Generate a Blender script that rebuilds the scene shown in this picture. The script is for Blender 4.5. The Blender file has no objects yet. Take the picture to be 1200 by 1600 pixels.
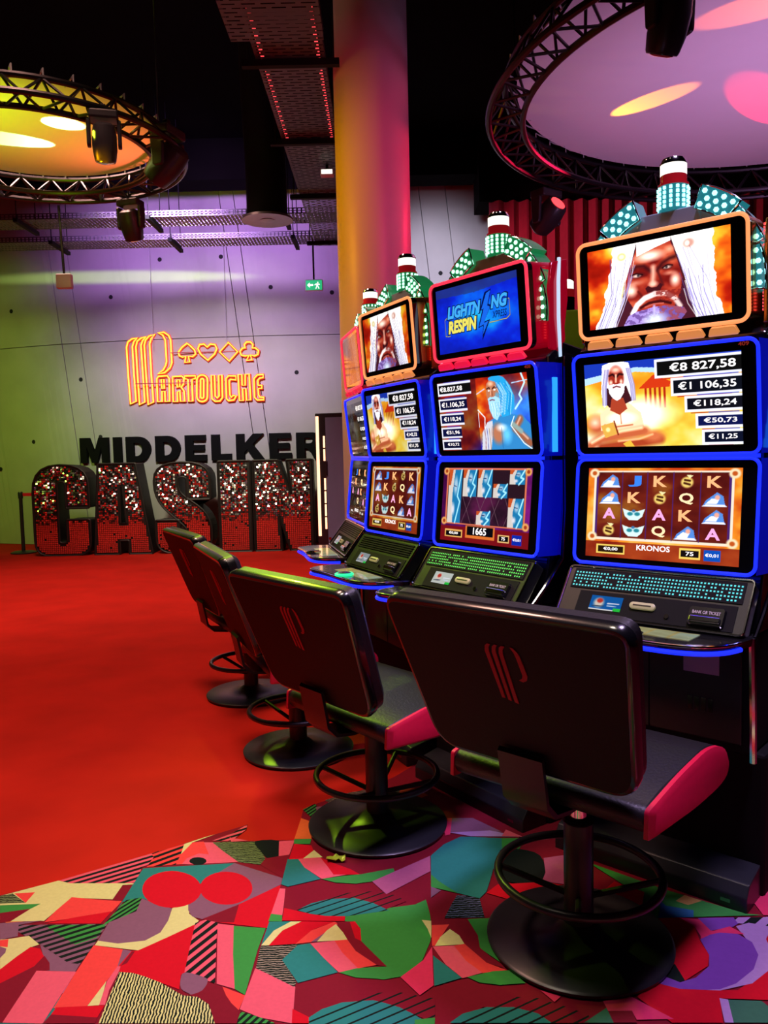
import bpy, math, random
import numpy as np
from mathutils import Vector, Matrix

random.seed(7)
scene = bpy.context.scene
COL = scene.collection
R = math.radians

# ------------------------------------------------------------------ camera
PITCH, ROLL, EYE, FOCAL = 0.0757, 0.02299, 1.457, 1252.0   # focal length in pixels of the 1200 x 1600 frame
fw = Vector((0, math.cos(PITCH), -math.sin(PITCH)))
up0 = Vector((0, math.sin(PITCH), math.cos(PITCH)))
rt = Vector((1, 0, 0)) * math.cos(ROLL) - up0 * math.sin(ROLL)
up = Vector((1, 0, 0)) * math.sin(ROLL) + up0 * math.cos(ROLL)
cd = bpy.data.cameras.new('camera')
cd.sensor_fit = 'HORIZONTAL'
cd.sensor_width = 36.0
cd.lens = FOCAL / 1200.0 * 36.0
cd.clip_start, cd.clip_end = 0.05, 100
cam = bpy.data.objects.new('camera', cd)
cam.matrix_world = Matrix(((rt.x, up.x, -fw.x, 0), (rt.y, up.y, -fw.y, 0), (rt.z, up.z, -fw.z, EYE), (0, 0, 0, 1)))
COL.objects.link(cam)
scene.camera = cam

# ------------------------------------------------------------------ world and exposure
world = bpy.data.worlds.new('world')
scene.world = world
world.use_nodes = True
world.node_tree.nodes['Background'].inputs['Color'].default_value = (0.55, 0.4, 0.75, 1)
world.node_tree.nodes['Background'].inputs['Strength'].default_value = 0.006
vs = scene.view_settings
vs.view_transform = 'Standard'
vs.look = 'None'
vs.gamma = 1.0
vs.use_curve_mapping = False
vs.exposure = 0.0

# ------------------------------------------------------------------ lights of the room
def spot(name, loc, target, color, watts, angle=60, blend=0.6, radius=0.12, sx=1.0):
    d = bpy.data.lights.new(name, 'SPOT')
    d.energy, d.color = watts, color
    d.spot_size, d.spot_blend, d.shadow_soft_size = R(angle), blend, radius
    o = bpy.data.objects.new(name, d)
    o.location = loc
    o.rotation_euler = (Vector(target) - Vector(loc)).to_track_quat('-Z', 'Y').to_euler()
    o.scale = (sx, 1, 1)
    COL.objects.link(o)
    return o

# warm ceiling wash on the plain carpet, mixed light over the patterned one
spot('ceiling_wash_red', (-3.2, 7.5, 5.6), (-3.0, 8.0, 0), (1, 0.52, 0.42), 1250, 100, 0.8, 0.5)
spot('ceiling_wash_red', (-2.0, 3.9, 5.6), (-1.9, 4.0, 0), (1, 0.52, 0.40), 760, 85, 0.8, 0.5)
spot('ceiling_wash_warm', (-0.9, 1.9, 5.6), (-0.75, 2.1, 0), (1, 0.82, 0.66), 440, 55, 0.9, 0.4)
spot('ceiling_wash_violet', (1.3, 1.7, 5.6), (0.9, 2.0, 0), (0.74, 0.52, 1.0), 900, 50, 0.9, 0.4)
# stage lights on the concrete wall
spot('wall_wash_violet', (-2.6, 8.4, 4.75), (-2.6, 13, 4.2), (0.56, 0.27, 1.0), 1500, 72, 0.9, 0.3)
spot('wall_wash_green', (-6.4, 9.0, 4.4), (-6.6, 13.7, 2.1), (0.58, 0.95, 0.10), 560, 70, 0.95, 0.3)
spot('wall_wash_white', (-2.6, 8.2, 4.6), (-2.6, 12.9, 2.2), (0.88, 0.90, 0.58), 950, 62, 0.9, 0.3)
spot('wall_wash_cool', (0.6, 8.6, 4.3), (0.9, 13.0, 4.1), (0.76, 0.72, 1.0), 1300, 36, 0.9, 0.3)
spot('wall_blade_green', (-2.4, 7.6, 3.7), (-3.9, 13.0, 4.33), (0.62, 1.0, 0.20), 1700, 2.4, 0.8, 0.03, 20)
spot('tray_beam_green', (-2.3, 7.5, 3.6), (-2.6, 9.7, 4.3), (0.2, 1.0, 0.05), 90, 22, 0.8, 0.03)
spot('tray_beam_yellow', (-2.0, 7.3, 3.6), (-1.9, 9.9, 4.3), (0.9, 1.0, 0.02), 60, 22, 0.8, 0.03)
# stage lights on the round column
spot('column_amber', (-2.0, 5.3, 3.3), (-0.05, 6.2, 2.9), (1.0, 0.40, 0.0), 95, 85, 0.9, 0.1)
spot('column_pink', (0.9, 4.3, 3.3), (-0.03, 6.2, 3.1), (1.0, 0.05, 0.22), 58, 85, 0.9, 0.1)
spot('column_red', (2.0, 6.9, 3.6), (-0.03, 6.2, 3.2), (1.0, 0.01, 0.07), 95, 70, 0.9, 0.1)
# curtain
spot('curtain_pink', (0.9, 9.4, 3.6), (2.8, 11.5, 3.7), (1.0, 0.22, 0.36), 230, 75, 0.9, 0.1)
# fabric discs: washes and the sharp beams thrown on them
spot('disc_wash_violet', (3.0, 5.2, 1.9), (3.0, 5.7, 4.0), (0.88, 0.44, 1.0), 118, 120, 0.8, 0.3)
spot('disc_wash_amber', (-1.9, 6.9, 3.2), (-2.2, 6.5, 3.95), (1.0, 0.13, 0.05), 36, 110, 0.9, 0.05)
spot('disc_wash_green', (-3.0, 5.5, 3.1), (-2.8, 5.9, 3.95), (0.55, 1.0, 0.0), 46, 110, 0.9, 0.05)
spot('disc_beam_white', (-2.75, 5.85, 3.40), (-2.30, 6.13, 3.95), (0.80, 1.0, 0.30), 420, 17, 0.12, 0.01)
spot('disc_beam_green', (-2.05, 6.75, 3.60), (-2.82, 6.40, 3.95), (0.30, 1.0, 0.30), 260, 18, 0.12, 0.01)
spot('disc_beam_orange', (1.22, 7.06, 3.52), (2.00, 6.17, 3.99), (1.0, 0.24, 0.0), 560, 11, 0.10, 0.01)
spot('disc_beam_red', (3.9, 7.3, 3.45), (3.02, 6.30, 3.99), (1.0, 0.0, 0.03), 330, 16, 0.10, 0.01)
spot('disc_beam_orange', (3.3, 4.2, 3.50), (2.38, 4.80, 3.99), (1.0, 0.16, 0.02), 260, 15, 0.10, 0.01)
# green beam from the left truss, seen as the lime sheen on the stools
spot('stool_beam_lime', (-2.0, 6.4, 3.6), (-0.2, 3.3, 0.4), (0.55, 1.0, 0.03), 260, 34, 0.8, 0.06)
spot('rear_cabinet_yellow', (-1.9, 5.4, 3.6), (1.0, 4.45, 2.1), (0.85, 1.0, 0.02), 420, 20, 0.8, 0.05)
spot('ceiling_glow_green', (-2.6, 6.3, 4.45), (-2.5, 6.0, 6.0), (0.6, 0.75, 0.02), 1300, 125, 0.9, 0.2)
# ------------------------------------------------------------------ materials
MATS = {}

def mat(name, color, rough=0.5, metal=0.0, emit=None, power=0.0, coat=0.0, noise=0.0, scale=8.0, bump=0.0, sample='AUTO', spec=0.5):
    if name in MATS:
        return MATS[name]
    m = bpy.data.materials.new(name)
    m.use_nodes = True
    nt = m.node_tree
    b = nt.nodes['Principled BSDF']
    b.inputs['Base Color'].default_value = (*color, 1)
    b.inputs['Roughness'].default_value = rough
    b.inputs['Metallic'].default_value = metal
    b.inputs['Coat Weight'].default_value = coat
    b.inputs['Coat Roughness'].default_value = 0.05
    b.inputs['Specular IOR Level'].default_value = spec
    if emit:
        b.inputs['Emission Color'].default_value = (*emit, 1)
        b.inputs['Emission Strength'].default_value = power
    if noise or bump:
        tc = nt.nodes.new('ShaderNodeTexCoord')
        nz = nt.nodes.new('ShaderNodeTexNoise')
        nz.inputs['Scale'].default_value = scale
        nz.inputs['Detail'].default_value = 6
        nt.links.new(tc.outputs['Object'], nz.inputs['Vector'])
        if noise:
            mx = nt.nodes.new('ShaderNodeMix')
            mx.data_type = 'RGBA'
            mx.inputs[6].default_value = (*[c * (1 - noise) for c in color], 1)
            mx.inputs[7].default_value = (*[min(1, c * (1 + noise)) for c in color], 1)
            nt.links.new(nz.outputs['Fac'], mx.inputs[0])
            nt.links.new(mx.outputs[2], b.inputs['Base Color'])
        if bump:
            bp = nt.nodes.new('ShaderNodeBump')
            bp.inputs['Strength'].default_value = bump
            bp.inputs['Distance'].default_value = 0.01
            nt.links.new(nz.outputs['Fac'], bp.inputs['Height'])
            nt.links.new(bp.outputs['Normal'], b.inputs['Normal'])
    m.cycles.emission_sampling = sample
    MATS[name] = m
    return m

def stripe_mat(name, c1, c2, angle, period, duty=0.5, jitter=0.0):
    """two-colour woven stripes running along the given direction on the floor"""
    m = bpy.data.materials.new(name)
    m.use_nodes = True
    nt = m.node_tree
    b = nt.nodes['Principled BSDF']
    b.inputs['Roughness'].default_value = 0.95
    b.inputs['Specular IOR Level'].default_value = 0.1
    N = nt.nodes.new
    L = nt.links.new
    tc = N('ShaderNodeTexCoord')
    dot = N('ShaderNodeVectorMath'); dot.operation = 'DOT_PRODUCT'
    dot.inputs[1].default_value = (-math.sin(R(angle)) / period, math.cos(R(angle)) / period, 0)
    L(tc.outputs['Object'], dot.inputs[0])
    val = dot.outputs['Value']
    if jitter:
        nz = N('ShaderNodeTexNoise'); nz.inputs['Scale'].default_value = 60
        L(tc.outputs['Object'], nz.inputs['Vector'])
        ma = N('ShaderNodeMath'); ma.operation = 'MULTIPLY_ADD'; ma.inputs[1].default_value = jitter
        L(nz.outputs['Fac'], ma.inputs[0]); L(val, ma.inputs[2])
        val = ma.outputs[0]
    fr = N('ShaderNodeMath'); fr.operation = 'FRACT'
    L(val, fr.inputs[0])
    gt = N('ShaderNodeMath'); gt.operation = 'GREATER_THAN'; gt.inputs[1].default_value = duty
    L(fr.outputs[0], gt.inputs[0])
    mx = N('ShaderNodeMix'); mx.data_type = 'RGBA'
    mx.inputs[6].default_value = (*c1, 1); mx.inputs[7].default_value = (*c2, 1)
    L(gt.outputs[0], mx.inputs[0]); L(mx.outputs[2], b.inputs['Base Color'])
    MATS[name] = m
    return m

def srgb(r, g, b):
    return tuple(((v / 255) / 12.92 if v / 255 <= 0.04045 else ((v / 255 + 0.055) / 1.055) ** 2.4) for v in (r, g, b))

def carpet_mat(name, color, scale=5, noise=0.10):
    return mat(name, color, 0.97, 0, noise=noise, scale=scale, spec=0.1)

BLACK = mat('black_lacquer', (0.006, 0.006, 0.008), 0.22, 0, coat=0.6, noise=0.2, scale=40)
SATIN = mat('black_satin_metal', (0.018, 0.020, 0.026), 0.34, 0.0, noise=0.25, scale=30)
MATTE = mat('black_matte', (0.006, 0.006, 0.006), 0.75, 0, noise=0.3, scale=12, spec=0.2)
LEATHER = mat('black_leather', (0.014, 0.013, 0.015), 0.42, 0, noise=0.2, scale=120, bump=0.15)
REDVINYL = mat('red_vinyl', (0.72, 0.010, 0.060), 0.38, 0, noise=0.08, scale=60)
LOGORED = mat('logo_red', (0.55, 0.010, 0.035), 0.6, 0, noise=0.1, scale=60)
CHROME = mat('chrome', (0.75, 0.76, 0.80), 0.10, 1.0, noise=0.05, scale=10)
DARKCHROME = mat('dark_chrome', (0.25, 0.25, 0.29), 0.16, 1.0, noise=0.1, scale=10)
GREYMETAL = mat('galvanised_metal', (0.30, 0.28, 0.30), 0.42, 0.7, noise=0.2, scale=16)
GLASS = mat('black_screen_glass', (0.004, 0.004, 0.006), 0.04, 0, coat=1.0, noise=0.1, scale=4)
BLUE = mat('blue_light_tube', (0.02, 0.03, 0.5), 0.3, 0, emit=(0.006, 0.018, 1.0), power=1.9)
BLUEPANEL = mat('blue_light_panel', (0.01, 0.02, 0.3), 0.2, 0, emit=(0.0, 0.004, 1.0), power=0.22, coat=0.6)
CYANBAR = mat('cyan_light_bar', (0.01, 0.1, 0.3), 0.3, 0, emit=(0.02, 0.28, 1.0), power=1.5, sample='NONE')
ORANGE = mat('orange_light_tube', (0.5, 0.2, 0.08), 0.3, 0, emit=(1.0, 0.30, 0.10), power=1.25)
REDLIGHT = mat('red_light_tube', (0.5, 0.02, 0.05), 0.3, 0, emit=(1.0, 0.035, 0.075), power=1.3)
AMBERTILE = mat('amber_tile', (0.5, 0.22, 0.07), 0.25, 0.3, emit=(1.0, 0.36, 0.09), power=0.62, coat=0.5)
REDTILE = mat('red_tile', (0.5, 0.02, 0.05), 0.25, 0, emit=(1.0, 0.01, 0.06), power=0.8, coat=0.5)
GOLD = mat('gold_side', (0.65, 0.34, 0.07), 0.22, 0.9, noise=0.1, scale=12)
REDSIDE = mat('red_side', (0.35, 0.01, 0.03), 0.15, 0.3, emit=(1, 0.0, 0.03), power=0.22, coat=0.6)
LEDRED = mat('red_led', (0.4, 0.01, 0.02), 0.3, 0, emit=(1.0, 0.07, 0.08), power=1.6, sample='NONE')
LEDCYAN = mat('cyan_led', (0.1, 0.5, 0.5), 0.3, 0, emit=(0.32, 1.0, 0.95), power=2.6, sample='NONE')
LEDGREEN = mat('green_led', (0.1, 0.5, 0.25), 0.3, 0, emit=(0.40, 1.0, 0.62), power=2.6, sample='NONE')
BANDCYAN = mat('cyan_led_band', (0.03, 0.10, 0.12), 0.3, 0, emit=(0.02, 0.30, 0.36), power=0.55, coat=0.5)
BANDGREEN = mat('green_led_band', (0.02, 0.08, 0.05), 0.3, 0, emit=(0.01, 0.26, 0.08), power=0.55, coat=0.5)
TOPGREY = mat('grey_topper_panel', (0.42, 0.50, 0.60), 0.3, 0.2, noise=0.1, scale=12)
TOPOLIVE = mat('olive_topper_panel', (0.36, 0.42, 0.24), 0.3, 0.2, noise=0.1, scale=12)
WHITELAMP = mat('white_lamp', (0.8, 0.8, 0.8), 0.3, 0, emit=(1, 0.95, 0.85), power=1.3)
REDLENS = mat('red_lens', (0.45, 0.01, 0.02), 0.2, 0, emit=(1, 0.02, 0.03), power=0.15, coat=0.6)
PLASTIC = mat('dark_green_grey_plastic', (0.009, 0.012, 0.009), 0.40, 0, noise=0.15, scale=40)
SLOTBEZEL = mat('card_slot_bezel', (0.42, 0.40, 0.22), 0.35, 0, emit=(0.7, 0.65, 0.3), power=0.15)
EDGEWHITE = mat('white_light_edge', (0.6, 0.65, 0.7), 0.2, 0.3, emit=(0.55, 0.75, 1.0), power=0.9, sample='NONE')
PAPER = mat('label_paper', (0.62, 0.55, 0.60), 0.6, 0, noise=0.06, scale=20)
BLUEPAPER = mat('blue_sticker', (0.05, 0.25, 0.75), 0.5, 0, emit=(0.02, 0.14, 0.6), power=0.3)
TXTWHITE = mat('lit_white_text', (0.8, 0.8, 0.8), 0.5, 0, emit=(1, 1, 1), power=1.15, sample='NONE')
TXTBLACK = mat('black_print', (0.005, 0.005, 0.006), 0.4, 0, noise=0.1)
TXTRED = mat('dim_red_text', (0.3, 0.02, 0.01), 0.5, 0, emit=(0.6, 0.05, 0.02), power=0.35, sample='NONE')
TXTCYAN = mat('cyan_logo_text', (0.05, 0.4, 0.8), 0.5, 0, emit=(0.05, 0.45, 1.0), power=0.95, sample='NONE')
TXTNAVY = mat('navy_logo_outline', (0.0, 0.01, 0.05), 0.5, 0, emit=(0.0, 0.01, 0.09), power=1.0, sample='NONE')
TXTYELLOW = mat('yellow_logo_text', (0.7, 0.7, 0.1), 0.5, 0, emit=(0.85, 0.82, 0.14), power=0.95, sample='NONE')
TXTORANGE = mat('orange_symbol', (0.8, 0.3, 0.1), 0.5, 0, emit=(1.0, 0.50, 0.22), power=1.05, sample='NONE')
TXTPINK = mat('pink_symbol', (0.7, 0.3, 0.6), 0.5, 0, emit=(0.95, 0.42, 0.75), power=1.0, sample='NONE')
TXTBLUE = mat('blue_symbol', (0.05, 0.2, 0.7), 0.5, 0, emit=(0.03, 0.22, 0.85), power=1.0, sample='NONE')
TXTGOLD = mat('gold_symbol', (0.8, 0.6, 0.3), 0.5, 0, emit=(1.0, 0.80, 0.45), power=1.05, sample='NONE')

# ------------------------------------------------------------------ mesh helpers
class MB:
    def __init__(self, T=None):
        self.v, self.f, self.mi, self.T, self.cur = [], [], [], T, 0
    def p(self, q):
        self.v.append(self.T(*q) if self.T else tuple(q))
        return len(self.v) - 1
    def face(self, idx):
        self.f.append(tuple(idx)); self.mi.append(self.cur)
    def quad(self, a, b, c, d):
        self.face([self.p(q) for q in (a, b, c, d)])
    def box(self, x0, x1, y0, y1, z0, z1):
        i = [self.p(q) for q in ((x0, y0, z0), (x1, y0, z0), (x1, y1, z0), (x0, y1, z0), (x0, y0, z1), (x1, y0, z1), (x1, y1, z1), (x0, y1, z1))]
        for q in ((0, 3, 2, 1), (4, 5, 6, 7), (0, 1, 5, 4), (1, 2, 6, 5), (2, 3, 7, 6), (3, 0, 4, 7)):
            self.face([i[k] for k in q])
        return self
    def cbox(self, c, s):
        return self.box(c[0] - s[0] / 2, c[0] + s[0] / 2, c[1] - s[1] / 2, c[1] + s[1] / 2, c[2] - s[2] / 2, c[2] + s[2] / 2)
    def loops(self, rings, cap0=True, cap1=True):
        idx = [[self.p(q) for q in r] for r in rings]
        n = len(idx[0])
        for a, b in zip(idx, idx[1:]):
            for k in range(n):
                self.face((a[k], a[(k + 1) % n], b[(k + 1) % n], b[k]))
        if cap0: self.face(idx[0][::-1])
        if cap1: self.face(idx[-1])
        return self
    def prism(self, poly, h0, h1, place):
        """poly in 2D, place(u, v, h) -> 3D"""
        return self.loops([[place(u, v, h0) for u, v in poly], [place(u, v, h1) for u, v in poly]])
    def tube(self, pts, r, n=8, closed=False, radii=None):
        P = [Vector(q) for q in pts]
        m = len(P)
        rings = []
        prev = None
        for i in range(m):
            if closed:
                t = P[(i + 1) % m] - P[i - 1]
            else:
                t = P[min(i + 1, m - 1)] - P[max(i - 1, 0)]
            t.normalize()
            if prev is None:
                a = Vector((0, 0, 1)) if abs(t.z) < 0.9 else Vector((1, 0, 0))
                u = t.cross(a).normalized()
            else:
                u = (prev - t * prev.dot(t)).normalized()
            prev = u
            w = t.cross(u)
            rr = radii[i] if radii else r
            rings.append([tuple(P[i] + (u * math.cos(2 * math.pi * k / n) + w * math.sin(2 * math.pi * k / n)) * rr) for k in range(n)])
        if closed:
            idx = [[self.p(q) for q in g] for g in rings]
            for i in range(m):
                a, b = idx[i], idx[(i + 1) % m]
                best = 0
                if i == m - 1:   # align the last ring with the first one
                    pa = Vector(self.v[a[0]])
                    best = min(range(n), key=lambda s: (Vector(self.v[b[s]]) - pa).length)
                for k in range(n):
                    self.face((a[k], a[(k + 1) % n], b[(k + 1 + best) % n], b[(k + best) % n]))
        else:
            self.loops(rings)
        return self
    def lathe(self, prof, n=32, c=(0, 0), caps=True):
        rings = [[(c[0] + r * math.cos(2 * math.pi * k / n), c[1] + r * math.sin(2 * math.pi * k / n), z) for k in range(n)] for r, z in prof]
        return self.loops(rings, caps, caps)
    def build(self, name, m, parent=None, smooth=False, bevel=0.0):
        me = bpy.data.meshes.new(name)
        me.from_pydata(self.v, [], self.f)
        for k in (m if isinstance(m, (list, tuple)) else [m]):
            me.materials.append(k)
        if any(self.mi):
            me.polygons.foreach_set('material_index', self.mi)
        return link(name, me, parent, smooth, bevel)

def link(name, me, parent=None, smooth=False, bevel=0.0):
    o = bpy.data.objects.new(name, me)
    COL.objects.link(o)
    if parent: o.parent = parent
    if smooth:
        me.polygons.foreach_set('use_smooth', [True] * len(me.polygons))
        me.set_sharp_from_angle(angle=R(38))
    if bevel:
        b = o.modifiers.new('edge', 'BEVEL')
        b.width, b.segments, b.limit_method = bevel, 2, 'ANGLE'
    return o

def tag(o, label, cat, group=None, kind=None):
    o['label'] = label
    o['category'] = cat
    if group: o['group'] = group
    if kind: o['kind'] = kind
    return o

def struct(o, label=None):
    o['kind'] = 'structure'
    if label: o['label'] = label
    return o

def thing(name, label, cat, loc=(0, 0, 0), rz=0.0, group=None):
    o = bpy.data.objects.new(name, None)
    o.empty_display_size = 0.1
    COL.objects.link(o)
    o.location = loc
    o.rotation_euler = (0, 0, rz)
    return tag(o, label, cat, group)

def copy_tree(o, parent=None):
    c = o.copy()
    COL.objects.link(c)
    c.parent = parent
    for ch in list(o.children):
        copy_tree(ch, c)
    return c

def rrect(w, h, r, n=6):
    out = []
    for cx, cy, t0 in ((w / 2 - r, h / 2 - r, 0), (-w / 2 + r, h / 2 - r, 90), (-w / 2 + r, -h / 2 + r, 180), (w / 2 - r, -h / 2 + r, 270)):
        for k in range(n + 1):
            t = R(t0 + 90 * k / n)
            out.append((cx + r * math.cos(t), cy + r * math.sin(t)))
    return out

def round_poly(pts, rad, n=5):
    """round every corner of a polygon by a quadratic curve"""
    out = []
    m = len(pts)
    for i in range(m):
        p, a, b = Vector(pts[i]), Vector(pts[i - 1]), Vector(pts[(i + 1) % m])
        r = rad[i] if isinstance(rad, (list, tuple)) else rad
        if r <= 0:
            out.append(tuple(p)); continue
        da, db = (a - p), (b - p)
        s = p + da.normalized() * min(r, da.length * 0.48)
        e = p + db.normalized() * min(r, db.length * 0.48)
        for k in range(n + 1):
            t = k / n
            out.append(tuple(s * (1 - t) ** 2 + p * 2 * t * (1 - t) + e * t * t))
    return out

def inset(poly, d):
    out = []
    m = len(poly)
    for i in range(m):
        a, p, b = Vector(poly[i - 1]), Vector(poly[i]), Vector(poly[(i + 1) % m])
        t = (b - a)
        nrm = Vector((-t.y, t.x))
        if nrm.length > 1e-9: nrm.normalize()
        out.append(tuple(p + nrm * d))
    return out

# text and holed glyphs go through curves; all of them are converted in one batch
TEXTS = {}
PENDING = []
def want_text(key, body, bold=0.0, shear=0.0):
    c = bpy.data.curves.new('lettering', 'FONT')
    c.body, c.offset, c.shear, c.resolution_u = body, bold, shear, 3
    PENDING.append((key, c))
def want_outline(key, loops, depth):
    c = bpy.data.curves.new('outline', 'CURVE')
    c.dimensions, c.fill_mode, c.extrude = '2D', 'BOTH', depth / 2
    for lp in loops:
        s = c.splines.new('POLY')
        s.points.add(len(lp) - 1)
        for q, (x, y) in zip(s.points, lp):
            q.co = (x, y, 0, 1)
        s.use_cyclic_u = True
    PENDING.append((key, c))
def convert_pending():
    objs = []
    for key, c in PENDING:
        o = bpy.data.objects.new('lettering', c)
        COL.objects.link(o)
        objs.append((key, o))
    dg = bpy.context.evaluated_depsgraph_get()
    dg.update()
    for key, o in objs:
        me = o.evaluated_get(dg).to_mesh()
        TEXTS[key] = ([tuple(v.co) for v in me.vertices], [tuple(p.vertices) for p in me.polygons])
        o.evaluated_get(dg).to_mesh_clear()
    for key, o in objs:
        c = o.data
        bpy.data.objects.remove(o)
        bpy.data.curves.remove(c)
def put_text(mb, key, x0, y0, x1, y1, place, keep=False):
    """fit the text into the box; place(x, y) -> 3D"""
    vs_, fs_ = TEXTS[key]
    if not vs_: return
    ax, bx = min(v[0] for v in vs_), max(v[0] for v in vs_)
    ay, by = min(v[1] for v in vs_), max(v[1] for v in vs_)
    base = len(mb.v)
    for v in vs_:
        mb.p(place(x0 + (v[0] - ax) / max(bx - ax, 1e-6) * (x1 - x0), y0 + (v[1] - ay) / max(by - ay, 1e-6) * (y1 - y0)))
    for q in fs_:
        mb.face([base + k for k in q])
CARPET_EDGE = [(-1.317, 2.584), (-1.156, 2.667), (-0.882, 2.843), (-0.714, 2.962), (-0.679, 2.982), (-0.566, 3.057), (-0.564, 3.014), (-0.602, 2.94), (-0.541, 2.924), (-0.367, 2.924), (-0.359, 3.098), (-0.359, 3.174), (-0.315, 3.227), (-0.275, 3.258), (-0.138, 3.343), (0.019, 3.488)]
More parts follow.
